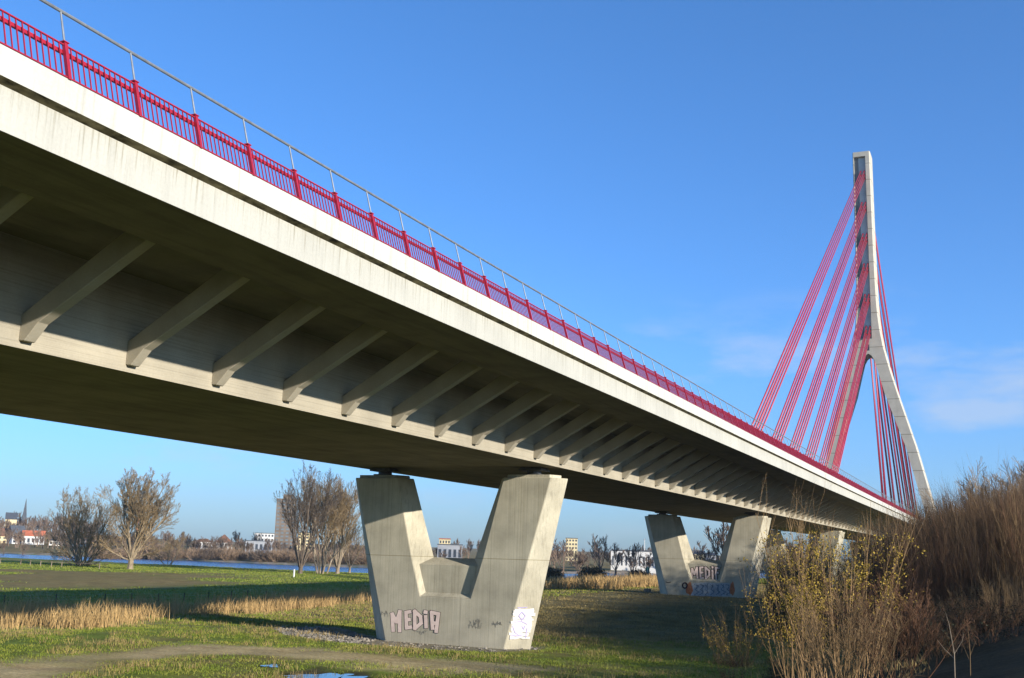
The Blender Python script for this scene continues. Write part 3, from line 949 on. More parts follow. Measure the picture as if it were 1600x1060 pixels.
far_k = [kind_mesh(31, 8.5, 5, (9, 9), (.06, .04), .75, .22, MAT['far'], .07, 'far_tree', 2, 3.0),
         kind_mesh(32, 10, 4, (9, 9), (.10, .06), .5, .24, MAT['far'], .07, 'far_tree', 2, 3.0),
         kind_mesh(33, 11, 3, (10, 9), (.14, .1), .3, .24, MAT['far'], .07, 'far_tree', 2, 3.0)]
shr_k = [kind_mesh(34, 7, 16, (8, 4), (.06, .05), .75, .10, MAT['far2'], .055, 'far_shrub', 2, None, base_r=3.5),
         kind_mesh(35, 6, 18, (8, 4), (.04, .03), .95, .10, MAT['far2'], .055, 'far_shrub', 2, None, base_r=4)]
rng = random.Random(5)


def place(me, name, x, y, sc, label, cat, group, zz_=None, rot=None, sz=None):
    o = link(name, me); o.location = (x, y, (hz(x, y) if zz_ is None else zz_) - .15)
    o.rotation_euler = (0, 0, rng.uniform(0, 6.28) if rot is None else rot); o.scale = (sc, sc, sc * (sz or rng.uniform(.85, 1.15)))
    return tag(o, label, cat, group)


# far bank: shrubs right behind the water, then trees
def hdir(x): a = ray(x, 860); return np.array([a[0], a[1]]) / math.hypot(a[0], a[1])


def bank_dist(x):
    return float(np.interp(x, [-100, 0, 150, 300, 375, 580, 700, 860, 1000], [572, 556, 552, 556, 535, 498, 500, 540, 560]))


for i in range(150):
    x = 150 + 470 * i / 150 + rng.uniform(-3, 3); D = bank_dist(x) + rng.uniform(5, 40); q = hdir(x) * D
    place(rng.choice(shr_k), 'bank_shrub', q[0], q[1], rng.uniform(.6, 1.15) * D / 720, 'bare tan shrub in the hedge-like belt along the far river bank', 'shrub', 'shrubs along the far river bank')
for i in range(150):
    x = -30 + 640 * i / 150 + rng.uniform(-4, 4); D = bank_dist(x) + rng.uniform(60, 420); q = hdir(x) * D
    place(rng.choice(far_k), 'bank_tree', q[0], q[1], rng.uniform(.7, 1.25) * D / 1000, 'bare brown tree in the distant treeline across the river', 'tree', 'trees of the distant treeline')
for i in range(34):
    x = -20 + 170 * i / 34; D = rng.uniform(960, 1150); q = hdir(x) * D
    place(rng.choice(far_k), 'hill_tree', q[0], q[1], rng.uniform(1.1, 1.6), 'bare brown tree on the low hill behind the white houses at the left', 'tree', 'trees on the low hill')
for i in range(60):
    x = 640 + 620 * i / 60 + rng.uniform(-4, 4); D = rng.uniform(520, 760); q = hdir(x) * D
    place(rng.choice(far_k), 'bank_tree', q[0], q[1], rng.uniform(.5, .95), 'bare brown tree in the wood seen under the bridge', 'tree', 'trees of the wood under the bridge')
for (x, yb, D, sc, k) in [(880, 893, 470, 1.05, 1), (905, 895, 430, .95, 0), (938, 890, 500, 1.15, 1), (962, 890, 510, 1.1, 0), (987, 889, 500, 1.05, 1), (1012, 890, 480, .9, 0), (1128, 880, 420, 1.6, 2), (1100, 885, 430, 1.15, 0), (1150, 885, 440, 1.2, 1), (1215, 880, 400, 1.0, 1), (1235, 880, 430, 1.0, 0), (1255, 880, 430, 1.15, 0)]:
    q = hdir(x) * D
    place(far_k[k], 'bank_tree', q[0], q[1], sc, 'bare brown tree in the wood seen under the bridge', 'tree', 'trees of the wood under the bridge')
# dark round bushes under the bridge
rg_ = np.random.default_rng(44)
pts = rg_.normal(0, 1, (1500, 3)); pts /= np.linalg.norm(pts, axis=1)[:, None]; pts = pts * (rg_.random((1500, 1)) ** .35) * np.array([3.6, 3.6, 2.6])
pts[:, 2] = np.abs(pts[:, 2] + 1.6) * (1 + .1 * np.sin(pts[:, 0] * 2))
bush_me = seg_mesh('dark_bush', multi(45, 4, 3, 14, 2, (5, 4), (.03,), .9, .07, rmin=.03, base_r=.8), [MAT['barkdark'], MAT['leafdark']], 3, leaf_quads(rg_, pts, 5200, .20, .3))
for (x, y, sc, lab) in [(925, 901, 1.12, 'dark round dense bush, the largest behind the tan grass strip under the bridge'), (999, 903, .95, 'dark spreading bush at the left edge of the second pier'), (862, 901, .95, 'dark dense bush at the right edge of the first pier')]:
    p = at_d(x, y, 300); place(bush_me, 'dark_bush', p[0], p[1], sc, lab, 'bush', 'dark bushes behind the tan grass', None, None, .95)


# thicket shrubs on the right-hand slope
def whip_shrub(seed, H, nst, base_r, lean, r0, side, mat, leafmat=None, nleaf=0, leafsize=.07, lo=.45):
    r_ = np.random.default_rng(seed); out = []; lp = []
    for i in range(nst):
        az = r_.random() * 6.283; le = lean * r_.random() ** .7; rr_ = base_r * math.sqrt(r_.random())
        p_ = np.array([math.cos(az) * rr_, math.sin(az) * rr_, -.2]); az2 = az + r_.normal(0, .6)
        d = unit(np.array([math.cos(az2) * math.sin(le), math.sin(az2) * math.sin(le), math.cos(le)]))
        h_ = H * (.45 + .6 * r_.random()); ns = 7; rad = r0 * (.5 + .7 * r_.random())
        pts_ = [p_]; ds = [d]
        for s in range(ns):
            d = unit(d + r_.normal(0, .055, 3) + np.array([0, 0, .05])); q = pts_[-1] + d * h_ / ns
            out.append((*pts_[-1], *q, rad * (1 - s / ns * .85), max(.004, rad * (1 - (s + 1) / ns * .85)))); pts_.append(q); ds.append(d)
        for k_ in range(side):
            t = (.2 + .78 * r_.random()) * ns; ii = min(int(t), ns - 1); u = t - ii
            b0 = pts_[ii] * (1 - u) + pts_[ii + 1] * u
            dd = unit(ds[ii + 1] + r_.normal(0, .36, 3)); ll = h_ * (.10 + .2 * r_.random()); rb = max(.006, rad * .36 * (1 - t / ns * .6))
            b1 = b0 + dd * ll * .5; dd = unit(dd + r_.normal(0, .12, 3) + np.array([0, 0, .18])); b2 = b1 + dd * ll * .5
            out.append((*b0, *b1, rb, rb * .75)); out.append((*b1, *b2, rb * .75, rb * .4))
            for _ in range(2):
                d3 = unit(dd + r_.normal(0, .4, 3)); st = b0 + (b1 - b0) * r_.random() if _ else b1; b3 = st + d3 * ll * (.25 + .3 * r_.random()); out.append((*st, *b3, rb * .5, rb * .3))
                if H * lo < b3[2] < H * .78: lp.append(b3)
            if H * lo < b2[2] < H * .78: lp += [b1, b2]
    lv = leaf_quads(r_, lp, nleaf, leafsize, .12) if nleaf else None
    return seg_mesh('whip_shrub', out, [mat] + ([leafmat] if leafmat else []), 3, lv)


th = [whip_shrub(51, 7.5, 60, 2.6, .28, .030, 10, MAT['twig']), whip_shrub(52, 8.5, 55, 2.8, .22, .034, 9, MAT['twig3']), whip_shrub(53, 7.0, 64, 2.4, .33, .028, 11, MAT['twig2']), whip_shrub(54, 8.0, 60, 3.0, .26, .032, 10, MAT['twig'])]
TL = 'tall thin-stemmed bare brown shrub in the dense thicket on the right-hand slope'; TG = 'shrubs of the right-hand thicket'
rng = random.Random(8)
TOPX = [1215, 1250, 1285, 1340, 1400, 1440, 1480, 1540, 1600, 1700]; TOPY = [860, 815, 770, 772, 780, 780, 768, 745, 722, 700]
n_th = 0
while n_th < 190:
    px = 1225 + 445 * rng.random() ** .8; Y = rng.uniform(88, 200)
    if px < 1400:
        Y = rng.uniform(112, 200)
        if rng.random() < .5: continue
    a_ = ray(px, 880); X = a_[0] / a_[1] * Y
    zt_ = CAMZ + (873 - np.interp(px, TOPX, TOPY) + rng.uniform(-25, 18)) / F_PX * Y * 1.1
    hh = zt_ - hz(X, Y)
    if not 3.0 < hh < 15: continue
    sc = hh / 10.4
    place(rng.choice([th[0], th[0], th[1], th[3], th[3], th[2]]), 'thicket_shrub', X, Y, min(sc, 1.35), TL, 'shrub', TG, None, None, max(1, sc / 1.35)); n_th += 1
for i in range(36):  # unseen shrubs right of the view, added to shade the slope
    Y = rng.uniform(50, 84); X = rng.uniform(.03 * Y + 2, 40)
    place(rng.choice(th), 'thicket_shrub', X, Y, rng.uniform(.9, 1.2), TL, 'shrub', TG)
# taller trees rising behind the thicket
tt = [kind_mesh(61, 7, 4, (9, 8), (.10, .06), .5, .10, MAT['bark2'], .02, 'slope_tree', 2, 2.2), kind_mesh(62, 8, 3, (10, 8), (.12, .08), .38, .11, MAT['bark2'], .02, 'slope_tree', 2, 2.2)]
for i in range(30):
    px = rng.uniform(1490, 1680); Y = rng.uniform(110, 170); a_ = ray(px, 880); X = a_[0] / a_[1] * Y
    sc_ = (CAMZ + (873 - np.interp(px, TOPX, TOPY) + rng.uniform(-5, 22)) / F_PX * Y * 1.1 - hz(X, Y)) / 14
    place(rng.choice(tt), 'slope_tree', X, Y, sc_, 'pale grey bare tree showing above the brown thicket at the right edge', 'tree', 'bare trees above the thicket')

# foreground shrubs on the slope
will = [whip_shrub(71, 8.6, 34, 1.5, .40, .042, 13, MAT['twig3'], MAT['leaf'], 4600, .055, .42)]


def slope_xy(px, Y):
    a = ray(px, 900); return a[0] / a[1] * Y, Y


def fg(me, px, Y, sc, label, cat, sz=1.0, name='slope_shrub', group=None):
    x, y = slope_xy(px, Y); return place(me, name, x, y, sc, label, cat, group, None, None, sz)


fg(will[0], 1300, 50, 1.06, 'tall willow shrub with sparse yellow leaves in front of the bridge end', 'shrub', 1.0, 'willow_shrub')
w2 = whip_shrub(72, 7.4, 20, 1.2, .40, .03, 12, MAT['twig3'], MAT['leaf'], 2200, .058, .42)
fg(w2, 1245, 56, .88, 'lower yellow-leaved willow shrub leaning left in front of the third pier', 'shrub', 1.0, 'willow_shrub')
w3 = seg_mesh('forked_shrub', multi(173, 4.3, 3, 15, 3, (8, 5, 4), (.05, .06, .06), .50, .026, lr=(.5, .5, .5), spread=(.42, .45, .5), rmin=.0045, wig=.07, base_r=.8), [MAT['twig2']], 3)
fg(w3, 1395, 44, .95, 'reddish bare shrub with fine upright twigs at the bottom right', 'shrub', 1.0, 'red_twig_shrub')
w4 = seg_mesh('forked_shrub', multi(174, 4.4, 3, 12, 3, (8, 5, 4), (.05, .06, .06), .55, .030, lr=(.5, .5, .5), spread=(.42, .45, .5), rmin=.0045, wig=.07, base_r=.8), [MAT['twig3']], 3)
fg(w4, 1310, 42, .95, 'ochre bare shrub with spreading stems at the bottom right, left of the reddish one', 'shrub', 1.0, 'ochre_shrub')
w5 = whip_shrub(75, 4.4, 40, 1.3, .6, .022, 12, MAT['twig3'], MAT['leaf'], 1100, .06, .2)
fg(w5, 1150, 84, .95, 'small yellowish shrub standing alone on the shaded grass before the second pier', 'shrub', 1.0, 'small_shrub')
fg(th[1], 1340, 92, .95, 'tall whippy bare shrub rising in front of the deck end, behind the yellow willow', 'shrub', 1.0)
fg(th[3], 1285, 100, .9, 'thin bare shrub before the dark underside of the deck, left of the whippy one', 'shrub', 1.0)
fg(th[0], 1395, 95, .85, 'bare brown shrub at the left edge of the thicket below the deck end', 'shrub', 1.0)
br = [whip_shrub(81, 2.3, 60, 1.3, .8, .012, 9, MAT['twig'], MAT['leafdark'], 700, .06, .1), whip_shrub(82, 1.9, 60, 1.5, .95, .012, 8, MAT['twig2'], MAT['leafdark'], 400, .06, .1), whip_shrub(83, 2.6, 50, 1.2, .6, .013, 9, MAT['twig3'])]
for i in range(48):
    px = rng.uniform(1370, 1620); Y = rng.uniform(58, 100); x, y = slope_xy(px, Y)
    place(rng.choice(br), 'bramble', x, y, rng.uniform(.6, 1.25), 'low dark tangled bramble on the shaded slope at the bottom right', 'bramble', 'low brambles on the shaded slope')
for i in range(16):
    px = rng.uniform(1120, 1290); Y = rng.uniform(60, 84); x, y = slope_xy(px, Y)
    place(rng.choice(br), 'bramble', x, y, rng.uniform(.35, .7), 'knee-high straggly brown weed clump at the foot of the slope, before the yellow-leaved willow', 'weeds', 'weed clumps at the foot of the slope')
# pale forked sapling in the shade
sp_ = [(0, 0, -.2, .02, 0, .9, .028, .022), (.02, 0, .9, -.10, 0, 1.9, .022, .010), (.02, 0, .9, .30, 0, 1.35, .014, .010), (.30, 0, 1.35, .36, 0, 1.6, .010, .005), (.01, 0, .75, -.30, .05, 1.05, .013, .008), (-.30, .05, 1.05, -.52, .05, 1.35, .008, .004), (-.10, 0, 1.9, -.2, 0, 2.3, .01, .004)]
xx, yy = slope_xy(1484, 42); o = link('sapling', seg_mesh('sapling', sp_, [MAT['bark2']], 6)); o.location = (xx, yy, hz(xx, yy)); tag(o, 'pale forked sapling alone in the dark shade at the bottom right', 'sapling')
sp_ = [(0, 0, -.2, .03, 0, .8, .018, .014), (.03, 0, .8, 0, 0, 1.7, .014, .005), (.03, 0, .7, .25, 0, 1.25, .008, .003), (.02, 0, .5, -.2, 0, 1.1, .008, .003)]
xx, yy = slope_xy(1508, 41); o = link('sapling', seg_mesh('sapling', sp_, [MAT['twig3']], 6)); o.location = (xx, yy, hz(xx, yy)); tag(o, 'thin brown sapling right of the pale forked one', 'sapling')


# ------------------------------------------------------------------ grass, reeds, rubble (uncountable)
def in_poly(pts_, poly): return poly_sd(pts_[:, 0], pts_[:, 1], poly) < 0


def scatter_poly(r_, poly, n):
    P = np.array(poly); lo, hi = P.min(0), P.max(0); q = lo + (hi - lo) * r_.random((n * 4, 2)); q = q[in_poly(q, poly)]; return q[:n]


def blades(r_, xy, hgt, wid, lean, per, spread, patch=0):
    n = len(xy); xy = np.repeat(xy, per, 0) + r_.normal(0, spread, (n * per, 2)); z = height(xy[:, 0], xy[:, 1]) - .03
    N_ = len(xy); az = r_.random(N_) * 6.283; h_ = hgt * (.45 + .75 * r_.random(N_)); w = wid * (.6 + .8 * r_.random(N_))
    if patch: h_ = h_ * (.45 + .95 * fbm(xy[:, 0] / patch, xy[:, 1] / patch, 19, 3))
    le = lean * r_.random(N_); lz = r_.random(N_) * 6.283
    bx = np.stack([np.cos(az) * w, np.sin(az) * w, np.zeros(N_)], 1); B = np.stack([xy[:, 0], xy[:, 1], z], 1)
    mid = B + np.stack([np.cos(lz) * le * h_ * .35, np.sin(lz) * le * h_ * .35, h_ * .55], 1); tip = B + np.stack([np.cos(lz) * le * h_, np.sin(lz) * le * h_, h_], 1)
    V = np.stack([B - bx, B + bx, mid + bx * .8, mid - bx * .8, tip + bx * .12, tip - bx * .12], 1).reshape(-1, 3)
    b_ = (np.arange(N_) * 6)[:, None]
    return V, np.concatenate([b_ + np.array([0, 1, 2, 3]), b_ + np.array([3, 2, 4, 5])])


r_ = np.random.default_rng(90)
V1, F1 = [], []


def gather(lst):
    V = []; F = []; o_ = 0
    for v, f in lst: V.append(v); F.append(f + o_); o_ += len(v)
    return np.concatenate(V), np.concatenate(F)


lst = []
for poly, n in ((REED_A, 1500), (REED_B, 1500), (REED_C, 2600)):
    q = scatter_poly(r_, poly, int(n * 1.25)); k = (fbm(q[:, 0] / 3, q[:, 1] / 3, 77) > .43) & (-poly_sd(q[:, 0], q[:, 1], poly) > r_.random(len(q)) ** 2 * 3.2); q = q[k] + r_.normal(0, .7, (k.sum(), 2))
    lst.append(blades(r_, q, 2.1 if poly is not REED_C else 2.3, .022 if poly is not REED_C else .05, .6, 6, .35, 1.6))
V, F = gather(lst); o = link('dry_reeds', np_mesh('dry_reeds', V, F, MAT['reed'])); tag(o, 'strips of tall dry tan reed grass beside the meadow', 'reeds', None, 'stuff')

q = np.stack([r_.uniform(-100, -12, 60000), r_.uniform(44, 135, 60000)], 1)
keep = (fbm(q[:, 0] / 2.5, q[:, 1] / 2.5, 61) > .36) & (poly_sd(q[:, 0], q[:, 1], TRACK) > -2.2 * r_.random(len(q)) ** 3) & (poly_sd(q[:, 0], q[:, 1], RIP) > .1) & (np.abs(q[:, 0] - XC) > 0)
pr = (np.abs(q[:, 0] - XC) < 7.2) & (q[:, 1] > YF - .2) & (q[:, 1] < YF + TP + .2); keep &= ~pr
for P in PUD: keep &= poly_sd(q[:, 0], q[:, 1], P) > .1
q = q[keep]
qf = np.stack([r_.uniform(-280, -60, 90000), r_.uniform(90, 345, 90000)], 1); sdm = poly_sd(qf[:, 0], qf[:, 1], MUD); kf = (poly_sd(qf[:, 0], qf[:, 1], RIVER) > 4) & ((fbm(qf[:, 0] / 26, qf[:, 1] / 18, 51) + r_.normal(0, .03, len(qf)) < .40) | (sdm + (fbm(qf[:, 0] / 9, qf[:, 1] / 9, 88) - .5) * 16 > 0)); qf = qf[kf]
qg = np.stack([r_.uniform(-95, 0, 26000), r_.uniform(130, 300, 26000)], 1)
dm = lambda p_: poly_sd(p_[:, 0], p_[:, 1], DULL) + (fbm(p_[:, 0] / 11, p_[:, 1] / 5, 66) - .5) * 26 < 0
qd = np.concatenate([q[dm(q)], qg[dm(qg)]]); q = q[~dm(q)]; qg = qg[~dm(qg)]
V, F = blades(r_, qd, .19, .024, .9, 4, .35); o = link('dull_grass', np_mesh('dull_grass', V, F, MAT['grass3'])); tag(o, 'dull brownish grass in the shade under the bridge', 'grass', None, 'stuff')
V, F = gather([blades(r_, q, .17, .018, .8, 5, .22), blades(r_, qf, .26, .06, .8, 2, .6), blades(r_, qg, .24, .035, .8, 3, .5)]); o = link('meadow_grass', np_mesh('meadow_grass', V, F, MAT['grass'])); tag(o, 'short green and olive meadow grass', 'grass', None, 'stuff')
q2 = np.stack([r_.uniform(-100, 8, 12000), r_.uniform(34, 150, 12000)], 1); k2 = (fbm(q2[:, 0] / 5, q2[:, 1] / 5, 63) > .52) | (q2[:, 0] > -18); q2 = q2[k2]
pr = (np.abs(q2[:, 0] - XC) < 7.5) & (q2[:, 1] > YF - 1) & (q2[:, 1] < YF + TP + 1); q2 = q2[~pr]; q2 = q2[(poly_sd(q2[:, 0], q2[:, 1], TRACK) > 0) & (q2[:, 0] < -3.5)]
V, F = blades(r_, q2, .42, .012, .7, 9, .22); o = link('dry_grass', np_mesh('dry_grass', V, F, MAT['grass2'])); tag(o, 'scattered tufts of dry straw-coloured grass', 'grass', None, 'stuff')

# rubble apron at the foot of the nearest pier
q = scatter_poly(r_, RIP, 2600); q = q[(q[:, 0] < -50) | (r_.random(len(q)) < .22)]; q = q[fbm(q[:, 0] / 1.5, q[:, 1] / 1.5, 55) > .36]; pr = (np.abs(q[:, 0] - XC) < 6.2) & (q[:, 1] > YF) & (q[:, 1] < YF + TP); q = q[~pr]
ico = np.array([(0, 0, 1), (.9, 0, .3), (.28, .85, .35), (-.72, .53, .25), (-.72, -.53, .35), (.28, -.85, .3), (0, 0, -.6)])
tri = np.array([(0, 1, 2), (0, 2, 3), (0, 3, 4), (0, 4, 5), (0, 5, 1), (6, 2, 1), (6, 3, 2), (6, 4, 3), (6, 5, 4), (6, 1, 5)])
n = len(q); s = (.07 + .16 * r_.random((n, 1, 1)) ** 2); a = r_.random(n) * 6.283
R3 = np.zeros((n, 3, 3)); R3[:, 0, 0] = np.cos(a); R3[:, 0, 1] = -np.sin(a); R3[:, 1, 0] = np.sin(a); R3[:, 1, 1] = np.cos(a); R3[:, 2, 2] = .65
V = np.einsum('nij,kj->nki', R3, ico) * s * (1 + .25 * r_.normal(0, 1, (n, 7, 1))) + np.concatenate([q, height(q[:, 0], q[:, 1])[:, None]], 1)[:, None]
F = (np.arange(n) * 7)[:, None, None] + tri[None]
o = link('rubble', np_mesh('rubble', V.reshape(-1, 3), F.reshape(-1, 3), MAT['stone'])); tag(o, 'grey rubble stones spread at the foot of the nearest pier', 'rubble', None, 'stuff')

# ------------------------------------------------------------------ fences, posts, signs
fe = empty('pasture_fence', (-110, 110, -.3), 'row of dark wooden fence posts in the shade behind the reed strip', 'fence')
pts = []
for (x, y) in [(-40, 946), (6, 946), (87, 944), (163, 943), (205, 942), (247, 942), (287, 941), (325, 939), (361, 937), (386, 936), (415, 936), (448, 935), (482, 934), (520, 933), (556, 932)]:
    p = ground_hit(x, y); pts.append(p)
    b_ = MB(); b_.tube((p[0], p[1], p[2] - .3), (p[0] + random.uniform(-.06, .06), p[1], p[2] + 1.25), .075, .065, 7)
    o = b_.build('fence_post', MAT['wood']); o.parent = fe; o.matrix_parent_inverse = Matrix.Translation(-fe.location)
b_ = MB()
for a, c_ in zip(pts[:-1], pts[1:]):
    for h_ in (.5, .85, 1.15): b_.tube((a[0], a[1], a[2] + h_), (c_[0], c_[1], c_[2] + h_), .006, k=4)
o = b_.build('fence_wire', MAT['steel']); o.parent = fe; o.matrix_parent_inverse = Matrix.Translation(-fe.location)
fe = empty('rail_fence', (-250, 225, -.3), 'low pale wooden rail fence along the meadow edge left of the sprawling willow', 'fence')
pts = []
for (x, y) in [(0, 881.5), (32, 883), (47, 884), (63, 885), (80, 886), (96, 887), (155, 889)]:
    p = ground_hit(x, y); pts.append(p)
    b_ = MB(); b_.box(p[0] - .09, p[0] + .09, p[1] - .09, p[1] + .09, p[2] - .2, p[2] + 1.5)
    o = b_.build('fence_post', MAT['bark2']); o.parent = fe; o.matrix_parent_inverse = Matrix.Translation(-fe.location)
b_ = MB()
for a, c_ in zip(pts[:-1], pts[1:]): b_.tube((a[0], a[1], a[2] + 1.3), (c_[0], c_[1], c_[2] + 1.3), .06, k=5)
o = b_.build('fence_rail', MAT['bark2']); o.parent = fe; o.matrix_parent_inverse = Matrix.Translation(-fe.location)
p = ground_hit(459, 902)
e = empty('marker_post', tuple(p), 'short white marker post on the grass before the poplar clump', 'post')
b_ = MB(); b_.tube((0, 0, -.2), (0, 0, 1.75), .24, .22, 10); b_.build('post', MAT['white'], e)
b_ = MB(); b_.tube((0, 0, 1.752), (0, 0, 1.98), .25, .10, 10); b_.build('post_cap', MAT['white'], e)
# small concrete block at the foot of the second pier
p = ground_hit(1012, 926); b_ = MB(); b_.box(p[0] - .5, p[0] + .5, p[1] - .4, p[1] + .4, p[2] - .1, p[2] + .65); o = b_.build('concrete_block', MAT['stone']); bevel(o, .06); tag(o, 'small concrete block lying left of the second pier', 'block')
# navigation sign beneath the bridge
p = at_d(1012, 893, 330); zb = hz(p[0], p[1])
e = empty('sign_post', (p[0], p[1], zb), 'green and white sign on a post seen left of the second pier', 'sign')
b_ = MB(); b_.tube((0, 0, 0), (0, 0, 4.6), .12, k=6); b_.build('post', MAT['white'], e)
b_ = MB(); b_.box(-.55, .55, -.09, -.13 + .2, 2.6, 4.4); b_.build('sign_board', MAT['green'], e)
b_ = MB(); b_.box(-.22, .22, -.13, -.10, 2.2, 3.6); b_.build('sign_panel', MAT['white'], e)
p = at_d(1007, 865, 560)
e = empty('mast', (p[0], p[1], hz(p[0], p[1])), 'slim pale mast above the long white building under the bridge', 'mast')
b_ = MB(); b_.tube((0, 0, 0), (0, 0, 16), .28, .16, 8); b_.build('pole', MAT['white'], e)
b_ = MB(); b_.box(-.5, .5, -.1, .1, 15.6, 15.9); b_.build('bracket', MAT['steel'], e)
# overhead line gantry behind the third pier
p = at_d(1232, 840, 380); gz = hz(p[0], p[1])
e = empty('catenary_gantry', (p[0], p[1], gz), 'dark steel lattice of an overhead line between the third pier and the willow', 'gantry')
tz = CAMZ + (873 - 829) / F_PX * 380 - gz
for sx in (-7, 7):
    b_ = MB(); b_.tube((sx, 0, 0), (sx, 0, tz + 1.2), .2, k=6); b_.build('mast_pole', MAT['darksteel'], e)
b_ = MB()
b_.tube((-7, 0, tz), (7, 0, tz), .11, k=5); b_.tube((-7, 0, tz - 1.6), (7, 0, tz - 1.6), .11, k=5)
for i in range(10): b_.tube((-7 + 1.4 * i, 0, tz - (1.6 if i % 2 else 0)), (-7 + 1.4 * (i + 1), 0, tz - (0 if i % 2 else 1.6)), .07, k=4)
for i in (-4, 0, 4): b_.tube((i, 0, tz), (i, 0, tz + 1.5), .1, k=5); b_.tube((i - .8, 0, tz + .9), (i + .8, 0, tz + .9), .09, k=5)
b_.build('cross_truss', MAT['darksteel'], e)


# ------------------------------------------------------------------ far buildings
def building(name, px, D, w, d, h_, wall, roof, label, cat, roofh=0, hip=False, floors=2, cols=4, yaw=0.0, over=.4, base=None, winw=.55, wmat=None):
    q = hdir(px) * D; zb = hz(q[0], q[1]) if base is None else base
    e = empty(name, (q[0], q[1], zb), label, cat); a = math.atan2(-q[0], q[1]); e.rotation_euler = (0, 0, a + yaw)
    b_ = MB(); b_.box(-w / 2, w / 2, -d / 2, d / 2, -3, h_); b_.build('wall', wall, e)
    b_ = MB()
    if roofh:
        x, y = w / 2 + over, d / 2 + over; r = x if not hip else max(.05, x - y)
        b_.add([(-x, -y, h_ + .01), (x, -y, h_ + .01), (x, y, h_ + .01), (-x, y, h_ + .01), (-r, 0, h_ + roofh), (r, 0, h_ + roofh)], [(0, 1, 5, 4), (2, 3, 4, 5), (1, 2, 5), (3, 0, 4), (0, 3, 2, 1)])
    else: b_.box(-w / 2 - .2, w / 2 + .2, -d / 2 - .2, d / 2 + .2, h_ + .01, h_ + .6)
    b_.build('roof', roof, e)
    w0 = None
    for f_ in range(floors):
        for c_ in range(cols):
            zc = h_ * (f_ + .5) / floors; xc = -w / 2 + w * (c_ + .5) / cols
            if w0 is None:
                b_ = MB(); b_.box(-w / cols * winw / 2, w / cols * winw / 2, -.06, .06, -h_ / floors * .24, h_ / floors * .24); w0 = b_.build('window', wmat or MAT['glass'], e); o = w0
            else: o = w0.copy(); C.objects.link(o); o.parent = e
            o.location = (xc, -d / 2, zc)
    return e


def zat(py, px, D): return float(at_d(px, py, D)[2])


def bld(name, x0, x1, ytop, D, wall, roof, label, cat, **kw):
    """building whose eaves reach ytop in the photograph"""
    px = (x0 + x1) / 2; dd = np.linalg.norm(np.array([ (x1 - x0) / F_PX * D])); q = hdir(px) * D
    zb = hz(q[0], q[1]); k = 1 / math.hypot(ray(px, 860)[0], ray(px, 860)[1]) ; w = (x1 - x0) / F_PX * D / (1 + ((px - 800) / F_PX) ** 2) ** .5
    return building(name, px, D, w, kw.pop('d', w * .6), max(2.5, zat(ytop, px, D) - zb), wall, roof, label, cat, **kw)


bld('red_roof_house', 34, 66, 838, 900, MAT['white'], MAT['redroof'], 'white riverside house with a bright orange-red gable roof', 'house', roofh=4.2, floors=1, cols=5, d=9)
bld('gable_house', 12, 34, 836, 905, MAT['white'], MAT['greyroof'], 'white house with a steep dark roof left of the red-roofed one', 'house', roofh=7, floors=2, cols=3, d=9, yaw=.5)
bld('yellow_house', -14, 8, 838, 910, MAT['yellowwall'], MAT['brownroof'], 'tan house cut by the left edge of the picture', 'house', roofh=6, floors=2, cols=3, d=9)
for i, (a, c_) in enumerate([(76, 96), (110, 118), (118, 138)]):
    bld('low_house', a, c_, 845 + i % 2, 880, MAT['white'], MAT['greyroof'], ['low white house right of the red-roofed one', 'tiny white cottage behind the sprawling willow', 'low white house behind the sprawling willow, beside a tiny cottage'][i], 'house', roofh=1.5, floors=1, cols=3, d=7)
e = bld('church', 4, 20, 812, 1120, MAT['yellowwall'], MAT['greyroof'], 'yellow stone church with a thin dark spire on the low hill', 'church', roofh=6.5, floors=1, cols=3, d=16)
b_ = MB(); b_.box(9, 13, 2, 6, -3, 16); b_.loft([[(9, 2, 16), (13, 2, 16), (13, 6, 16), (9, 6, 16)], [(10.9, 3.9, 34), (11.1, 3.9, 34), (11.1, 4.1, 34), (10.9, 4.1, 34)]]); b_.build('spire', MAT['greyroof'], e)
bld('riverside_house', 304, 331, 847, 930, MAT['white'], MAT['brownroof'], 'long low white house with a flat brown roof across the river', 'house', roofh=2.6, floors=2, cols=5, d=9, hip=True)
bld('riverside_house', 336, 362, 848, 930, MAT['white'], MAT['brownroof'], 'square white villa with a pyramid roof across the river', 'house', roofh=6.5, floors=2, cols=4, d=13, hip=True)
e = bld('tower_block', 428, 458, 781, 900, MAT['brownwall'], MAT['brownwall'], 'tall narrow brown tower block rising behind the poplars', 'tower block', floors=15, cols=4, d=14, winw=.6, wmat=MAT['darkshade'])
zt_ = zat(781, 443, 900) - e.location.z + .62; b_ = MB(); b_.box(-3, 4, -3, 3, zt_, zt_ + 3.5); b_.build('roof_plant_room', MAT['brownwall'], e)
bld('apartment_block', 397, 426, 834, 1000, MAT['white'], MAT['greyroof'], 'white flat-roofed apartment block left of the brown tower', 'apartment block', floors=4, cols=6, d=12)
bld('grey_hall', 384, 424, 846, 850, MAT['greywall'], MAT['greyroof'], 'low blue-grey hall in front of the white apartment block', 'hall', floors=1, cols=6, d=14)
bld('apartment_block', 464, 488, 833, 950, MAT['yellowwall'], MAT['greyroof'], 'cream apartment block seen between the poplar trunks', 'apartment block', floors=6, cols=4, d=12)
bld('brick_tower', 210, 221, 797, 1050, MAT['brick'], MAT['brownroof'], 'slim red brick tower behind the big round willow', 'tower', roofh=4, floors=4, cols=1, d=6, hip=False)
bld('apartment_block', 686, 703, 843, 700, MAT['yellowwall'], MAT['redroof'], 'cream block with a red roof storey framed inside the nearest pier', 'apartment block', floors=4, cols=4, d=9)
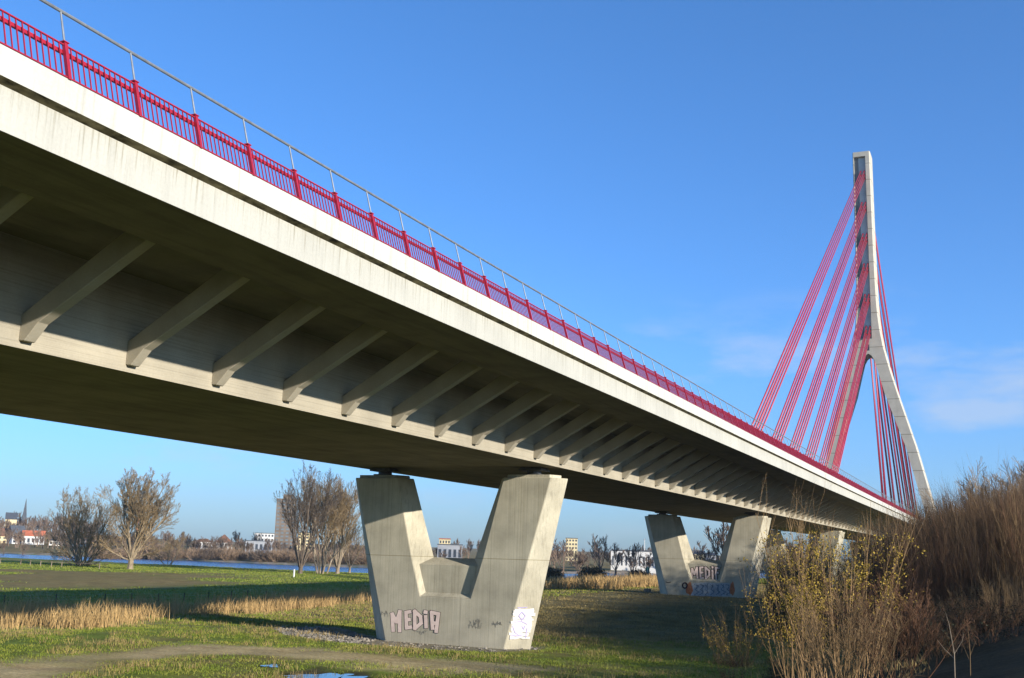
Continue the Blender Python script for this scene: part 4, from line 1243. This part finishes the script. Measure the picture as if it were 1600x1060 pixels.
bld('flat_hall', 684, 722, 852, 660, MAT['greywall'], MAT['greyroof'], 'low grey-blue hall below the cream block, framed inside the nearest pier', 'hall', floors=1, cols=5, d=10)
bld('apartment_block', 884, 902, 842, 900, MAT['yellowwall'], MAT['greyroof'], 'white high block over the treetops right of the nearest pier', 'apartment block', floors=6, cols=4, d=12)
bld('long_hall', 956, 1036, 862, 560, MAT['white'], MAT['greyroof'], 'long low white building behind the bushes left of the second pier', 'hall', floors=1, cols=12, d=12, winw=.35)
bld('small_house', 1086, 1100, 866, 520, MAT['yellowwall'], MAT['greyroof'], 'small pale house seen inside the second pier', 'house', roofh=1.6, floors=1, cols=2, d=6)
bld('small_house', 1102, 1118, 868, 520, MAT['greywall'], MAT['greyroof'], 'small grey shed right of the pale house inside the second pier', 'shed', roofh=1.2, floors=1, cols=2, d=6)

# ------------------------------------------------------------------ thin winter haze
hb = MB(); hb.box(-3600, 3600, -3600, 3600, WATER - 3.5, 190)
m, nt, b = new_mat('haze_air'); nt.nodes.remove(b); pv_ = N(nt, 'ShaderNodeVolumePrincipled', i_Density=.00008, i_Anisotropy=.2); pv_.inputs['Color'].default_value = (.9, .95, 1, 1)
nt.links.new(pv_.outputs[0], nt.nodes['Material Output'].inputs['Volume'])
o = hb.build('haze', m); o['kind'] = 'stuff'
# ------------------------------------------------------------------ light and sky
SUN = Vector((.925, -.274, .264)).normalized()
ld = bpy.data.lights.new('sun', 'SUN'); ld.energy = 5.0; ld.angle = math.radians(.53); ld.color = (1.0, .92, .79)
so = bpy.data.objects.new('sun', ld); C.objects.link(so); so.rotation_euler = SUN.to_track_quat('Z', 'Y').to_euler()
w = bpy.data.worlds.new('World'); SC.world = w; w.use_nodes = True; nt = w.node_tree
bg = nt.nodes['Background']
sky = nt.nodes.new('ShaderNodeTexSky'); sky.sky_type = 'NISHITA'; sky.sun_disc = False
sky.sun_elevation = math.asin(SUN.z); sky.sun_rotation = math.atan2(SUN.x, SUN.y)
sky.air_density = 1.0; sky.dust_density = .4; sky.ozone_density = 2.2
tc = nt.nodes.new('ShaderNodeTexCoord')
mp = nt.nodes.new('ShaderNodeMapping'); mp.inputs['Scale'].default_value = (2.2, 2.2, 7.5); nt.links.new(tc.outputs['Generated'], mp.inputs[0])
nz = N(nt, 'ShaderNodeTexNoise', i_Scale=1.5, i_Detail=7, i_Roughness=.6); nt.links.new(mp.outputs[0], nz.inputs['Vector'])
cl = ramp(nt, nz.outputs['Fac'], [(.57, 0.0), (.70, .9)])
sx = nt.nodes.new('ShaderNodeSeparateXYZ'); nt.links.new(tc.outputs['Generated'], sx.inputs[0])
band = ramp(nt, sx.outputs['Z'], [(.0, .35), (.10, .55), (.17, .6), (.24, 0.0)])
fa_ = N(nt, 'ShaderNodeMath', operation='MULTIPLY'); nt.links.new(cl, fa_.inputs[0]); nt.links.new(band, fa_.inputs[1])
tint = ramp(nt, sx.outputs['Z'], [(.0, (.39, .64, .82)), (.06, (.43, .74, .91)), (.18, (.48, .88, 1.0)), (.5, (.50, .95, 1.0))])
vt = N(nt, 'ShaderNodeVectorMath', operation='MULTIPLY'); vt.inputs[1].default_value = (1.02, 1.02, 1.5); nt.links.new(tint, vt.inputs[0])
v2_ = N(nt, 'ShaderNodeVectorMath', operation='MULTIPLY'); nt.links.new(sky.outputs[0], v2_.inputs[0]); nt.links.new(vt.outputs[0], v2_.inputs[1])
mx = mixc(nt, 'MIX', fa_.outputs[0], v2_.outputs[0], (3.6, 4.2, 5.2))
nt.links.new(mx, bg.inputs['Color']); bg.inputs['Strength'].default_value = .105
SC.view_settings.view_transform = 'Standard'; SC.view_settings.look = 'None'; SC.view_settings.gamma = 1.0; SC.view_settings.exposure = .65
